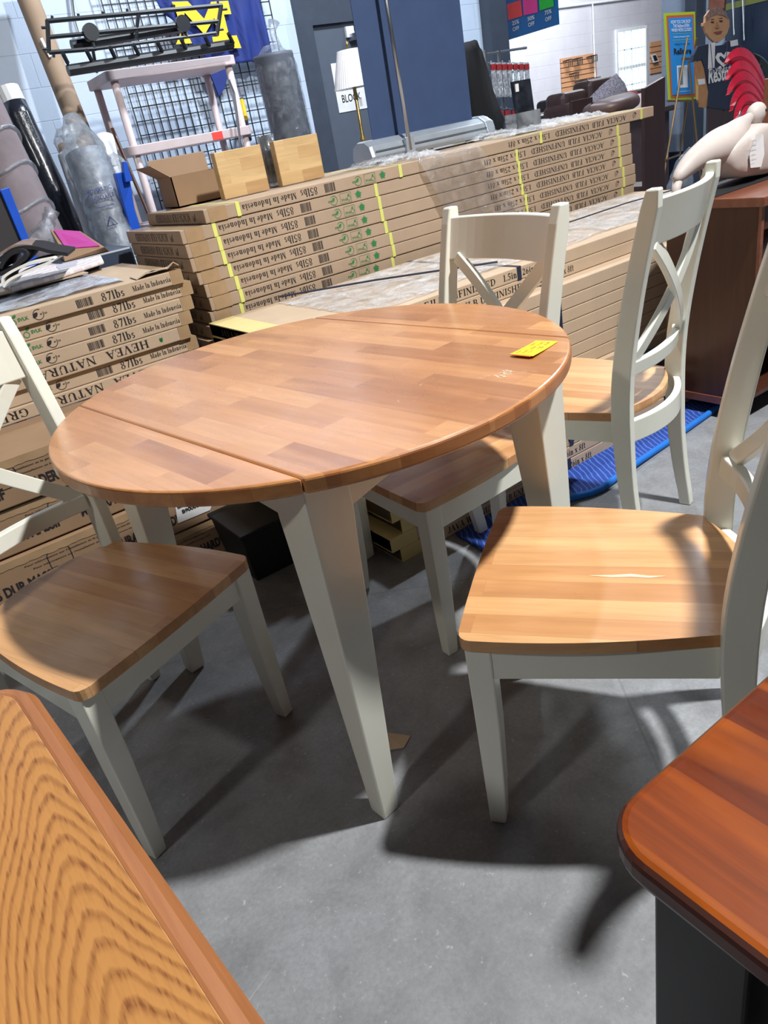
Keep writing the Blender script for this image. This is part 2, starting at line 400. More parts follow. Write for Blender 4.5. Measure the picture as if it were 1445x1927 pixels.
# a small bold book-face alphabet drawn from strokes: thick stems, thin joins, bracket serifs
_TK, _TN = .17, .065
def _gl():
    X = .66; G = {}
    def q(S, a, b_, w): 
        a = Vector(a); b_ = Vector(b_); d = (b_ - a); n = Vector((-d.y, d.x)).normalized() * w / 2
        S.append([a + n, a - n, b_ - n, b_ + n])
    def hb(S, a, b_, w):   # stroke with horizontal cut ends
        S.append([Vector((a[0] - w / 2, a[1])), Vector((a[0] + w / 2, a[1])), Vector((b_[0] + w / 2, b_[1])), Vector((b_[0] - w / 2, b_[1]))])
    def ser(S, x, y, w=.32): 
        t = .055; y0 = y if y < .01 else y - t
        S.append([Vector((x - w / 2, y0)), Vector((x + w / 2, y0)), Vector((x + w / 2, y0 + t)), Vector((x - w / 2, y0 + t))])
    def stem(S, x, y0=0, y1=1, w=_TK, s0=True, s1=True):
        hb(S, (x, y0), (x, y1), w)
        if s0: ser(S, x, y0, w + .16)
        if s1: ser(S, x, y1, w + .16)
    def arc(S, cx, cy, rx, ry, a0, a1, tk=_TK, tn=_TN, n=14):
        for i in range(n):
            P = []
            for k, a in ((0, a0 + (a1 - a0) * i / n), (1, a0 + (a1 - a0) * (i + 1) / n)):
                r = R(a); w = tn + (tk - tn) * abs(math.cos(r)) ** 1.3
                P.append((Vector((cx + rx * math.cos(r), cy + ry * math.sin(r))), Vector((cx + (rx - w) * math.cos(r), cy + (ry - tn) * math.sin(r)))))
            S.append([P[0][0], P[1][0], P[1][1], P[0][1]])
    def bar(S, x0, x1, y, w=_TN): S.append([Vector((x0, y - w / 2)), Vector((x1, y - w / 2)), Vector((x1, y + w / 2)), Vector((x0, y + w / 2))])
    def g(c, w, fn): S = []; fn(S); G[c] = (S, w)
    g('A', .84, lambda S: (hb(S, (.1, 0), (.4, 1), _TN), hb(S, (.7, 0), (.4, 1), _TK), bar(S, .2, .6, .33), ser(S, .1, 0, .24), ser(S, .7, 0, .3)))
    g('C', .78, lambda S: (arc(S, .42, .5, .37, .5, 40, 320), hb(S, (.70, .66), (.70, .98), .05)))
    g('G', .86, lambda S: (arc(S, .42, .5, .37, .5, 40, 315), hb(S, (.70, .68), (.70, .98), .05), hb(S, (.68, .06), (.68, .42), _TK), ser(S, .68, .44, .3)))
    g('I', .40, lambda S: stem(S, .2))
    g('F', .70, lambda S: (stem(S, .2), bar(S, .2, .64, .97), hb(S, (.62, .72), (.62, 1), .05), bar(S, .2, .48, .52), hb(S, (.48, .38), (.48, .66), .05)))
    g('E', .74, lambda S: (stem(S, .2), bar(S, .2, .64, .97), hb(S, (.63, .72), (.63, 1), .05), bar(S, .2, .48, .52), hb(S, (.48, .38), (.48, .66), .05), bar(S, .2, .67, .03), hb(S, (.66, 0), (.66, .3), .05)))
    g('L', .70, lambda S: (stem(S, .2), bar(S, .2, .64, .03), hb(S, (.63, 0), (.63, .32), .05)))
    g('J', .52, lambda S: (stem(S, .34, .22, 1, s0=False), arc(S, .22, .22, .205, .22, 180, 360)))
    g('B', .76, lambda S: (stem(S, .2), bar(S, .2, .42, .97), arc(S, .40, .75, .25, .25, -90, 90), bar(S, .2, .44, .51), bar(S, .2, .42, .03), arc(S, .42, .27, .29, .27, -90, 90)))
    g('D', .86, lambda S: (stem(S, .2), bar(S, .2, .38, .97), bar(S, .2, .38, .03), arc(S, .36, .5, .43, .5, -90, 90)))
    g('U', .86, lambda S: (stem(S, .2, .3, 1, s0=False), stem(S, .69, .3, 1, w=_TN, s0=False), arc(S, .42, .32, .305, .32, 180, 360, tn=.07)))
    g('N', .88, lambda S: (stem(S, .15, w=_TN, s1=False), ser(S, .12, 1, .2), hb(S, (.15, 1), (.70, 0), _TK), stem(S, .73, w=_TN, s0=False)))
    g('S', .62, lambda S: (arc(S, .31, .74, .24, .26, 30, 270), arc(S, .31, .27, .26, .27, -150, 90), hb(S, (.53, .72), (.53, .98), .05), hb(S, (.07, .02), (.07, .3), .05)))
    g('H', .92, lambda S: (stem(S, .2), stem(S, .72), bar(S, .2, .72, .5)))
    g('V', .80, lambda S: (hb(S, (.14, 1), (.42, 0), _TK), hb(S, (.68, 1), (.42, 0), _TN), ser(S, .14, 1, .3), ser(S, .68, 1, .24)))
    g('W', 1.14, lambda S: (hb(S, (.14, 1), (.36, 0), _TK), hb(S, (.56, 1), (.36, 0), _TN), hb(S, (.56, 1), (.78, 0), _TK), hb(S, (1.0, 1), (.78, 0), _TN), ser(S, .14, 1, .3), ser(S, 1.0, 1, .24), ser(S, .56, 1, .24)))
    g('M', 1.06, lambda S: (stem(S, .15, w=_TN, s1=False), ser(S, .13, 1, .2), hb(S, (.18, 1), (.52, 0), _TK), hb(S, (.84, 1), (.52, 0), _TN), stem(S, .87)))
    g('T', .76, lambda S: (stem(S, .38, s1=False), bar(S, .05, .71, .97), hb(S, (.07, .7), (.07, 1), .05), hb(S, (.69, .7), (.69, 1), .05)))
    g('R', .84, lambda S: (stem(S, .2), bar(S, .2, .42, .97), arc(S, .40, .74, .26, .26, -90, 90), bar(S, .2, .42, .48), hb(S, (.72, 0), (.42, .5), _TK), ser(S, .74, 0, .22)))
    g('Y', .80, lambda S: (hb(S, (.14, 1), (.40, .45), _TK), hb(S, (.68, 1), (.42, .45), _TN), stem(S, .4, 0, .46, s1=False), ser(S, .14, 1, .3), ser(S, .68, 1, .24)))
    g('a', .56, lambda S: (arc(S, .26, .45, .20, .21, 20, 160), stem(S, .40, 0, .5, s0=False, s1=False), arc(S, .24, .18, .19, .19, 60, 330), ser(S, .46, 0, .16)))
    g('d', .64, lambda S: (arc(S, .29, .33, .24, .33, 50, 310), stem(S, .46, 0, 1, s1=False), ser(S, .42, 1, .2)))
    g('b', .64, lambda S: (arc(S, .34, .33, .25, .33, -130, 130), stem(S, .18, 0, 1, s0=False, s1=False), ser(S, .14, 1, .2)))
    g('e', .54, lambda S: (arc(S, .28, .33, .23, .33, 0, 320), bar(S, .1, .5, .36)))
    g('n', .68, lambda S: (stem(S, .17, 0, X, s1=False), ser(S, .13, X, .2), arc(S, .34, .40, .22, .26, 0, 150), stem(S, .48, 0, .42, s1=False)))
    g('o', .60, lambda S: arc(S, .29, .33, .25, .33, 0, 360, n=20))
    g('s', .46, lambda S: (arc(S, .23, .49, .17, .17, 20, 270, .14), arc(S, .23, .18, .18, .18, -160, 90, .14)))
    g('i', .36, lambda S: (stem(S, .18, 0, X, s1=False), ser(S, .14, X, .2), arc(S, .17, .87, .095, .095, 0, 360, .095, .095)))
    g('l', .36, lambda S: (stem(S, .18, 0, 1, s1=False), ser(S, .14, 1, .2)))
    g('t', .42, lambda S: (hb(S, (.18, .1), (.18, .9), .14), bar(S, .04, .36, X - .03), arc(S, .27, .14, .15, .14, 180, 330, .1)))
    g('f', .44, lambda S: (stem(S, .18, 0, .8, s1=False), bar(S, .04, .38, X - .03), arc(S, .27, .80, .17, .2, 20, 180, .12)))
    g('x', .60, lambda S: (hb(S, (.12, X), (.46, 0), _TK), hb(S, (.46, X), (.12, 0), _TN), ser(S, .12, X, .24), ser(S, .46, X, .2), ser(S, .12, 0, .2), ser(S, .46, 0, .24)))
    g('.', .28, lambda S: arc(S, .13, .085, .085, .085, 0, 360, .085, .085))
    g('0', .62, lambda S: arc(S, .3, .5, .25, .5, 0, 360, n=20))
    g('1', .50, lambda S: (stem(S, .27, 0, 1, s1=False), q(S, (.12, .86), (.27, .96), .07)))
    g('2', .62, lambda S: (arc(S, .29, .72, .24, .28, -20, 170), hb(S, (.12, .1), (.46, .6), .13), S.append([Vector((.06, 0)), Vector((.54, 0)), Vector((.57, .2)), Vector((.10, .14))])))
    g('5', .60, lambda S: (S.append([Vector((.12, .84)), Vector((.50, .84)), Vector((.54, 1)), Vector((.16, 1))]), q(S, (.15, .98), (.09, .52), .06), arc(S, .26, .32, .28, .32, -150, 120)))
    g('6', .62, lambda S: (arc(S, .31, .31, .25, .31, 0, 360, n=18), arc(S, .48, .34, .42, .66, 95, 180)))
    g('7', .60, lambda S: (S.append([Vector((.06, .84)), Vector((.56, .84)), Vector((.56, 1)), Vector((.06, 1))]), hb(S, (.22, 0), (.50, .9), .13)))
    g('8', .62, lambda S: (arc(S, .3, .76, .21, .24, 0, 360, .12, n=18), arc(S, .3, .27, .26, .27, 0, 360, .14, n=18)))
    return G
_G = _gl()
_sc = {}
def serif_geo(s):
    if s in _sc: return _sc[s]
    vs = []; fs = []; x = 0
    for c in s:
        if c not in _G: x += .34; continue
        S, w = _G[c]
        for p in S:
            n = len(vs); vs += [(v.x + x, v.y) for v in p]; fs.append(list(range(n, n + len(p))))
        x += w + .04
    x0 = min(v[0] for v in vs); x1 = max(v[0] for v in vs)
    _sc[s] = ([((a - x0) / (x1 - x0), b_) for a, b_ in vs], fs, x1 - x0)
    return _sc[s]
def put_serif(mb, s, o, ux, uy, w, h, flip=False):
    vs, fs, asp = serif_geo(s)
    if w is None: w = h * asp
    o = Vector(o); ux = Vector(ux).normalized(); uy = Vector(uy).normalized()
    qv = [(1 - x, 1 - y) if flip else (x, y) for x, y in vs]
    mb.add([o + ux * (x * w) + uy * (y * h) for x, y in qv], fs)
# ------------------------------------------------------------------ the setting
def concrete():
    mt, nt, b = new_mat('polished_concrete')
    v = mapping(nt)
    big = noise(nt, v, 1.3, 6, .6, .4); mid = noise(nt, v, 9, 8, .7, .3); fine = noise(nt, v, 120, 4, .7)
    c = ramp(nt, big, [(.3, srgb(130, 133, 137)), (.7, srgb(152, 156, 162))])
    c = mixc(nt, ramp(nt, mid, [(.40, (0, 0, 0)), (.68, (.8, .8, .8))]), c, srgb(112, 114, 118))
    c = mixc(nt, ramp(nt, fine, [(.3, (.35, .35, .35)), (.6, (0, 0, 0))]), c, srgb(98, 99, 103))
    # long thin scuffs
    for rot, x0, th, sd in ((.5, .42, .0022, 1), (-.9, .93, .0016, 2), (1.9, -.52, .0016, 3), (1.2, .55, .0012, 4), (.2, .88, .0018, 5), (-.35, .31, .0012, 6), (2.5, -.9, .0015, 7), (.8, 1.3, .0015, 8)):
        sp = N(nt, 'ShaderNodeSeparateXYZ'); lk(nt, mapping(nt, (1, 1, 1), (0, 0, rot)), sp.inputs[0])
        wob = mathn(nt, 'MULTIPLY', mathn(nt, 'SUBTRACT', noise(nt, mapping(nt, (1, 1, 1), loc=(sd, 0, 0)), 1.2, 2), .5), .12)
        d = mathn(nt, 'ABSOLUTE', mathn(nt, 'SUBTRACT', mathn(nt, 'ADD', sp.outputs[0], wob), x0))
        msk = ramp(nt, noise(nt, mapping(nt, (1, 1, 1), loc=(sd * 3.3, 1, 0)), 1.7, 2), [(.5, (0, 0, 0)), (.62, (.6, .6, .6))])
        c = mixc(nt, mathn(nt, 'MULTIPLY', mathn(nt, 'LESS_THAN', d, th), msk), c, srgb(186, 188, 192))
    spk = ramp(nt, noise(nt, v, 60, 3, .8), [(.64, (0, 0, 0)), (.72, (.6, .6, .6))])
    c = mixc(nt, spk, c, srgb(184, 186, 190))
    # control joints
    br = N(nt, 'ShaderNodeTexBrick'); lk(nt, mapping(nt, (1, 1, 1), (0, 0, .62), loc=(.35, .1, 0)), br.inputs[0])
    br.offset = 0; br.inputs['Scale'].default_value = 1; br.inputs['Brick Width'].default_value = 3.2; br.inputs['Row Height'].default_value = 3.2; br.inputs['Mortar Size'].default_value = .003
    c = mixc(nt, mathn(nt, 'MULTIPLY', br.outputs['Fac'], .35), c, srgb(90, 92, 96))
    lk(nt, c, b.inputs['Base Color'])
    lk(nt, ramp(nt, mid, [(.3, (.42,) * 3), (.7, (.62,) * 3)]), b.inputs['Roughness'])
    bump(nt, b, fine, .06, .002)
    return mt
M['floor'] = concrete()
def blockwall(name, base, rot=(R(90), 0, 0), mort=.8, sz=(.406, .203)):
    mt, nt, b = new_mat(name)
    v = mapping(nt, (1, 1, 1), rot)
    br = N(nt, 'ShaderNodeTexBrick'); lk(nt, v, br.inputs[0])
    br.offset = .5; br.inputs['Scale'].default_value = 1; br.inputs['Brick Width'].default_value = sz[0]; br.inputs['Row Height'].default_value = sz[1]
    br.inputs['Mortar Size'].default_value = .0045; br.inputs['Mortar Smooth'].default_value = .6
    c = srgb(*base)
    n = noise(nt, mapping(nt), 5, 5)
    cc = ramp(nt, n, [(.3, tuple(x * .93 for x in c)), (.7, c)])
    lk(nt, mixc(nt, mathn(nt, 'MULTIPLY', br.outputs['Fac'], .35), cc, tuple(x * mort for x in c)), b.inputs['Base Color'])
    b.inputs['Roughness'].default_value = .55
    h = mathn(nt, 'ADD', mathn(nt, 'MULTIPLY', mathn(nt, 'SUBTRACT', 1, br.outputs['Fac']), 1.0), mathn(nt, 'MULTIPLY', noise(nt, mapping(nt), 70, 4, .7), .35))
    bump(nt, b, h, .5, .006)
    return mt
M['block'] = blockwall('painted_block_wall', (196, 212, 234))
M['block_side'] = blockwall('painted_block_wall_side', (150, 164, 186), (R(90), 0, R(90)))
M['farwall'] = blockwall('painted_far_wall', (206, 206, 216), mort=.95)
M['steel'] = plain('dark_grey_paint', (62, 70, 84), .4)
M['doorpaint'] = plain('grey_door_paint', (84, 92, 106), .4, var=.03)
M['navybase'] = plain('navy_base', (30, 42, 66), .5)
M['daylight'] = emit('daylight_glass', (170, 215, 225), 2.6)
M['metal'] = plain('brushed_metal', (190, 194, 200), .28, metal=1)
M['winframe'] = plain('window_frame_white', (235, 240, 244), .5)

struct(raw('floor', [(-4, -3, 0), (20, -3, 0), (20, 12, 0), (-4, 12, 0)], [[0, 1, 2, 3]], M['floor']))
WY = 6.1
struct(box('wall_back', -3, 5.78, WY, WY + .2, 0, 4.6, M['block']))
struct(box('trim_1', 5.72, 5.95, WY - .12, WY + .2, 0, 4.6, M['steel'], bevel=.006))
struct(box('wall_far', 5.95, 20, 11, 11.2, 0, 4.6, M['farwall']))
struct(box('wall_passage', 5.78, 5.95, WY + .2, 11, 0, 4.6, M['farwall']))
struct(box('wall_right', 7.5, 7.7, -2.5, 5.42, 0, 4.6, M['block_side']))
struct(box('baseboard_right', 7.47, 7.5, 5.06, 5.42, 0, .42, M['navybase']))
struct(box('trim_2', 7.34, 7.5, 4.93, 5.05, 0, 4.6, M['steel'], bevel=.006))
# door with frame, closer and notice
dr = struct(box('door_1', 3.83, 4.78, WY - .02, WY + .02, .02, 2.0, M['doorpaint'], bevel=.003))
f = MB().box(3.70, 3.83, WY - .06, WY - .001, 0, 2.12).box(4.78, 4.91, WY - .06, WY - .001, 0, 2.12).box(3.83, 4.78, WY - .06, WY - .001, 2.0, 2.12).box(3.70, 4.91, WY - .04, WY - .001, 2.12, 3.0)
f.build('door_frame', M['steel'], dr)
cl = MB().box(4.18, 4.5, WY - .1, WY - .02, 1.86, 1.91)
cl.tube([(4.2, WY - .10, 1.93), (4.34, WY - .26, 1.95), (4.62, WY - .08, 1.96)], .011)
cl.build('door_closer', M['metal'], dr)
n = MB(); a = at(622, 120, y=WY - .025); n.box(a.x, a.x + .3, WY - .027, WY - .0215, a.z - .37, a.z); no = n.build('door_notice', M['white'], dr)
tx = MB(); put_text(tx, 'DO NOT', (a.x + .05, WY - .0285, a.z - .14), (1, 0, 0), (0, 0, 1), .2, .06); put_text(tx, 'BLOCK', (a.x + .05, WY - .0285, a.z - .30), (1, 0, 0), (0, 0, 1), .2, .06)
tx.build('printed_lettering', M['ink'], no)
a = at(648, 40, y=WY - .03); box('door_sensor', a.x - .01, a.x + .07, WY - .05, WY - .0205, a.z - .12, a.z - .04, M['white'], dr, bevel=.004)

def window(nm, pa, pb, y, nx, nz):
    a = at(*pa, y=y); b_ = at(*pb, y=y)
    x0, x1 = a.x, b_.x; z1 = max(a.z, b_.z); z0 = min(a.z, b_.z)
    w = struct(box(nm, x0, x1, y - .012, y - .002, z0, z1, M['daylight']))
    fr = MB(); t = .05
    for X in (x0 - t, x1): fr.box(X, X + t, y - .05, y - .002, z0 - t, z1 + t)
    fr.box(x0, x1, y - .05, y - .002, z1, z1 + t); fr.box(x0, x1, y - .05, y - .002, z0 - t, z0)
    fr.box(x0, x1, y - .04, y - .013, (z0 + z1) / 2 - .03, (z0 + z1) / 2 + .03)
    fr.build('window_frame', M['winframe'], w, bevel=.004)
    mu = MB()
    for i in range(1, nx): mu.box(x0 + (x1 - x0) * i / nx - .012, x0 + (x1 - x0) * i / nx + .012, y - .03, y - .013, z0, z1)
    for i in range(1, nz): mu.box(x0, x1, y - .03, y - .013, z0 + (z1 - z0) * i / nz - .012, z0 + (z1 - z0) * i / nz + .012)
    mu.build('window_muntins', M['winframe'], w)
    bx = MB(); y2 = y - .045
    bx.build
    for i in range(9):
        X = x0 + (x1 - x0) * (i + .5) / 9; bx.box(X - .006, X + .006, y2 - .006, y2, z0, z1)
    bx.build('window_bars', M['winframe'], w)
window('window_1', (1159, 62), (1212, 186), 11, 4, 4)
window('window_2', (941, 96), (986, 206), 11, 3, 4)
# conduit on the far wall
cd = MB(); p0 = at(1048, 14, y=10.97); cd.tube([(p0.x - .3, 10.97, p0.z), (p0.x + 7, 10.97, p0.z)], .018); p1 = at(1115, 12, y=10.97); cd.tube([(p1.x, 10.97, p0.z), (p1.x, 10.97, 1.08)], .014)
cd.box(p1.x - .04, p1.x + .06, 10.94, 10.99, .98, 1.1)
struct(cd.build('trim_3', M['winframe']))

# ------------------------------------------------------------------ chairs
HS = .4409
def post_y(z):     # centre of the back post
    k = [(0, .470), (.12, .448), (.25, .432), (.42, .425), (.52, .428), (.62, .440), (.75, .463), (.88, .492), (.979, .517)]
    for (a, ya), (b, yb) in zip(k, k[1:]):
        if z <= b:
            t = (z - a) / (b - a); return ya + (yb - ya) * t
    return k[-1][1]
def smooth_post_y(z): return (post_y(max(0, z - .04)) + 2 * post_y(z) + post_y(min(.979, z + .04))) / 4
def post_x(z): return .182 + .016 * z / .979
def make_chair(label):
    t = thing('dining_chair', label, 'chair', (0, 0, 0), 0, 'cream and wood dining chairs around the round table')
    W = dict(world=False)
    # seat
    out = []
    wf, dd = .2272, .40
    for i in range(9):
        x = -wf + .022 + (2 * wf - .044) * i / 8; out.append((x, -.006 * (1 - (x / wf) ** 2)))
    for i in range(5):
        a = R(-90 + 22.5 * i); out.append((wf - .022 + .022 * math.cos(a), .022 + .022 * math.sin(a)))
    for i in range(1, 10):
        s = i / 9; out.append((wf + (.183 - wf) * s ** 1.25 + .008 * math.sin(math.pi * s), .022 + (dd - .022) * s))
    out.append((.160, dd + .004))
    for i in range(11):
        s = 1 - 2 * i / 10; out.append((.155 * s, dd + .012 + .045 * (1 - s * s)))
    out.append((-.160, dd + .004))
    for i in range(9, 0, -1):
        s = i / 9; out.append((-(wf + (.183 - wf) * s ** 1.25 + .008 * math.sin(math.pi * s)), .022 + (dd - .022) * s))
    for i in range(4, 0, -1):
        a = R(-90 + 22.5 * i); out.append((-(wf - .022 + .022 * math.cos(a)), .022 + .022 * math.sin(a)))
    MB().prism(out, .023, (0, 0, HS - .023)).build('seat', M['seat'], t, bevel=.007, seg=3, **W)
    za, zb = HS - .084, HS - .023
    for s in (-1, 1):
        # front leg: inner faces taper
        xo = .2245 * s; rings = []
        for z, w in ((0, .029), (.01, .031), (.10, .037), (.24, .0425), (zb, .0445)):
            xi = xo - s * w; y0 = .010; y1 = y0 + w
            rings.append([(xo, y0, z), (xi, y0, z), (xi, y1, z), (xo, y1, z)])
        MB().loft(rings).build('leg', M['cream'], t, bevel=.003, **W)
        # rear leg running up into the back post
        rings = []
        for i in range(26):
            z = .979 * i / 25; yc = smooth_post_y(z); dp = .034 + .018 * min(1, z / .4) - .012 * max(0, (z - .5) / .48)
            x1 = (post_x(z) + .015) * s; x0 = (post_x(z) - .015) * s
            if i == 25: dp *= .72
            rings.append([(x0, yc - dp / 2, z), (x1, yc - dp / 2, z), (x1, yc + dp / 2, z), (x0, yc + dp / 2, z)])
        MB().loft(rings).build('back_post', M['cream'], t, bevel=.004, **W)
        MB().box(min(s * .184, s * .196), max(s * .184, s * .196), .455, .482, -.0005, .003).build('foot_pad', M['black'], t, **W)
        # side apron
        a = (.2215 * s, .052); b = (.186 * s, .402)
        MB().hexa([(a[0], a[1], za), (b[0], b[1], za), (b[0] - .018 * s, b[1], za), (a[0] - .018 * s, a[1], za)],
                  [(a[0], a[1], zb), (b[0], b[1], zb), (b[0] - .018 * s, b[1], zb), (a[0] - .018 * s, a[1], zb)]).build('apron', M['cream'], t, bevel=.002, **W)
    MB().box(-.184, .184, .016, .034, za, zb).build('apron', M['cream'], t, bevel=.002, **W)
    def bowed(name, x, z0, z1, bow, th, y_off=0, n=14, lean=True):
        rings = []
        for i in range(n + 1):
            X = -x + 2 * x * i / n; q = bow * (1 - (X / x) ** 2)
            ya = smooth_post_y(z0) + y_off + q; yb = (smooth_post_y(z1) if lean else smooth_post_y(z0)) + y_off + q
            rings.append([(X, ya - th / 2, z0), (X, ya + th / 2, z0), (X, yb + th / 2, z1), (X, yb - th / 2, z1)])
        return MB().loft(rings).build(name, M['cream'], t, bevel=.003, **W)
    bowed('apron', .172, za, zb, .045, .020, .008, lean=False)
    bowed('top_rail', .184, .852, .955, .032, .021)
    bowed('lower_rail', .170, .535, .572, .032, .021)
    for s, off in ((-1, -.004), (1, .004)):
        rings = []
        for i in range(17):
            u = i / 16; x = s * (-.163 + .326 * u); z = .566 + (.858 - .566) * u
            q = .032 * (1 - (x / .184) ** 2); y = smooth_post_y(z) + q + off
            dx, dz = s * .326, .292; L = math.hypot(dx, dz); nx, nz = -dz / L, dx / L; w = .0165
            rings.append([(x + nx * w, y - .008, z + nz * w), (x + nx * w, y + .008, z + nz * w), (x - nx * w, y + .008, z - nz * w), (x - nx * w, y - .008, z - nz * w)])
        MB().loft(rings).build('cross_slat', M['cream'], t, bevel=.002, **W)
    return t
# (x, y, heading of the chair's back)
CH = [('cream dining chair with a pale scratch on its seat, nearest the cherry table', .743, .9317, -53.07),
      ('cream x-back dining chair seen from behind, standing between the round table and the brown desk', 1.5217, 1.6285, -74.34),
      ('cream x-back dining chair behind the round table, facing the camera with its seat tucked under', .8314, 1.4448, -2.02),
      ('cream x-back dining chair at the left, between the oak table and the round table', .2432, 1.2599, 112.3)]
ch0 = make_chair(CH[0][0])
for i, (lb, x, y, a) in enumerate(CH):
    c = ch0 if i == 0 else copy_tree(ch0)
    c['label'] = lb; c.location = (x, y, 0)
    # local +y must point along heading a, local x is heading - 90 degrees
    c.rotation_euler = (0, 0, R(a - 90))
bpy.context.view_layer.update()

wp = MB(); wp.add([(-.10 + .16 * i / 12, .0, 0) for i in range(1)], [])
wp.v = []; wp.f = []
up_ = [(.031, .20), (.0345, .24), (.032, .27), (.034, .30), (.028, .325)]
P_ = [(x_, y_, HS + .0005) for x_, y_ in up_] + [(x_ - (.001, .006, .009, .007, .001)[i], y_ , HS + .0005) for i, (x_, y_) in enumerate(up_[::-1])]
wp.add(P_, [list(range(len(P_)))]).build('worn_patch', plain('bare_wood', (238, 206, 176), .5), ch0, world=False)

# ------------------------------------------------------------------ the round drop-leaf table
tb = thing('round_table', 'round drop-leaf dining table with butcher block top and cream tapered legs', 'table', (.706, 1.3774, 0), R(97.9 - 90))
W = dict(world=False)
RT, ZT, TH, SM = .5419, .7647, .029, .347
def piece(x0, x1, n=64):
    pts = []
    def arc(a0, a1, k): return [(RT * math.cos(a0 + (a1 - a0) * i / k), RT * math.sin(a0 + (a1 - a0) * i / k)) for i in range(k + 1)]
    if x1 > RT - .001: al = math.acos(x0 / RT); pts = arc(-al, al, 40)
    elif x0 < -RT + .001: al = math.acos(-x1 / RT); pts = arc(math.pi - al, math.pi + al, 40)
    else:
        al = math.acos(x1 / RT); pts = arc(al, math.pi - al, 36) + arc(math.pi + al, 2 * math.pi - al, 36)
    return pts
side = [(M['tableedge'], lambda c, nrm: abs(nrm.z) < .5 and (c.x ** 2 + c.y ** 2) > (RT - .02) ** 2)]
MB().prism(piece(-SM + .0008, SM - .0008), TH, (0, 0, ZT - TH)).build('tabletop', M['tabletop'], tb, bevel=.006, seg=3, mats=side, **W)
MB().prism(piece(SM + .0008, 9), TH, (0, 0, ZT - TH)).build('drop_leaf', M['tabletop'], tb, bevel=.005, seg=3, mats=side, **W)
MB().prism(piece(-9, -SM - .0008), TH, (0, 0, ZT - TH)).build('drop_leaf', M['tabletop'], tb, bevel=.005, seg=3, mats=side, **W)
LX, LY = .341, .398
for sx in (-1, 1):
    for sy in (-1, 1):
        rings = []
        for z, w in ((0, .037), (.008, .041), (.30, .062), (.62, .086), (.66, .09), (ZT - TH, .09)):
            xo, yo = sx * LX, sy * LY; xi, yi = xo - sx * w, yo - sy * w
            rings.append([(xo, yo, z), (xi, yo, z), (xi, yi, z), (xo, yi, z)])
        MB().loft(rings).build('leg', M['cream'], tb, bevel=.003, **W)
def arched(a, b, th, name='apron', depth=.075, rise=.03):
    a = Vector(a); b = Vector(b); d = (b - a); nrm = Vector((-d.y, d.x, 0)).normalized() * th
    rings = []
    for i in range(15):
        u = i / 14; p = a + d * u; zb = ZT - TH - depth + rise * math.sin(math.pi * u)
        rings.append([(p.x, p.y, zb), (p.x + nrm.x, p.y + nrm.y, zb), (p.x + nrm.x, p.y + nrm.y, ZT - TH), (p.x, p.y, ZT - TH)])
    MB().loft(rings).build(name, M['cream'], tb, **W)
for s in (-1, 1):
    arched((s * (LX - .012), -LY + .09, 0), (s * (LX - .012), LY - .09, 0), .018 * s)
    arched((-LX + .09, s * (LY - .012), 0), (LX - .09, s * (LY - .012), 0), -.018 * s)
# scratches and dried paint on the top
sc = MB(); random.seed(3)
for cx_, cy_, k, rad in ((.122, -.432, 26, .022), (.098, -.40, 7, .016), (-.135, .02, 10, .03), (.05, -.30, 4, .05), (.16, -.47, 4, .03), (-.05, -.33, 3, .05)):
    for i in range(k):
        a = R(random.uniform(60, 120) if k > 5 else random.uniform(20, 160)); L = random.uniform(.006, .02); w = random.uniform(.0006, .0018) if k > 20 else .0006
        x = cx_ + random.uniform(-rad, rad) * .9; y = cy_ + random.uniform(-rad, rad) * .45
        dx, dy = math.cos(a) * L, math.sin(a) * L
        sc.quad((x, y, ZT + .0004), (x + w, y - w, ZT + .0004), (x + dx + w * .3, y + dy, ZT + .0004), (x + dx, y + dy + w * .3, ZT + .0004))
sc.build('scuff_marks', plain('scuff_white', (238, 222, 196), .6), tb, **W)
# yellow price tag lying on the table
tg = thing('price_tag', 'yellow handwritten price tag lying on the round tabletop', 'tag', (.706, 1.3774, ZT), R(7.9))
tq = [(.211, -.373), (.307, -.364), (.314, -.412), (.212, -.426)]
def tagp(u, v, dz=0):   # u along length, v across (0 = near edge)
    a = Vector((*tq[3], 0)).lerp(Vector((*tq[2], 0)), u); b_ = Vector((*tq[0], 0)).lerp(Vector((*tq[1], 0)), u)
    p = a.lerp(b_, v); curl = .004 * (1 - u) ** 2
    return Vector((p.x, p.y, .0012 + dz + curl))
mb = MB(); nn = 8
for i in range(nn):
    mb.add([tagp(i / nn, 0), tagp((i + 1) / nn, 0), tagp((i + 1) / nn, 1), tagp(i / nn, 1)], [[0, 1, 2, 3]])
mb.build('paper', M['yellowpaper'], tg, solid=.0006, **W)
mb = MB(); mb.quad(tagp(-.03, .08, -.0008), tagp(.5, .08, -.001), tagp(.5, .9, -.001), tagp(-.03, .9, -.0008)); mb.build('backing_slip', M['orangepaper'], tg, solid=.0004, **W)
mb = MB()
def tline(s, u0, v0, w, h):
    o = tagp(u0, v0, .0009); ux = tagp(u0 + .1, v0) - tagp(u0, v0); uy = tagp(u0, v0 + .1) - tagp(u0, v0); ux.z = 0; uy.z = 0
    put_text(mb, s, o, ux, uy, w, h, 0)
for s, u, v, w, h in (('ITEM', .08, .76, .018, .0045), ('053078', .1, .52, .022, .006), ('DONATED', .14, .34, .024, .004), ('6/24', .44, .5, .016, .008), ('125', .48, .2, .014, .009), ('TABLE', .62, .78, .02, .005), ('+ 4 chairs', .66, .5, .024, .007), ('as set', .72, .24, .02, .006)):
    tline(s, u, v, w, h)
mb.build('handwriting', M['ink'], tg, **W)

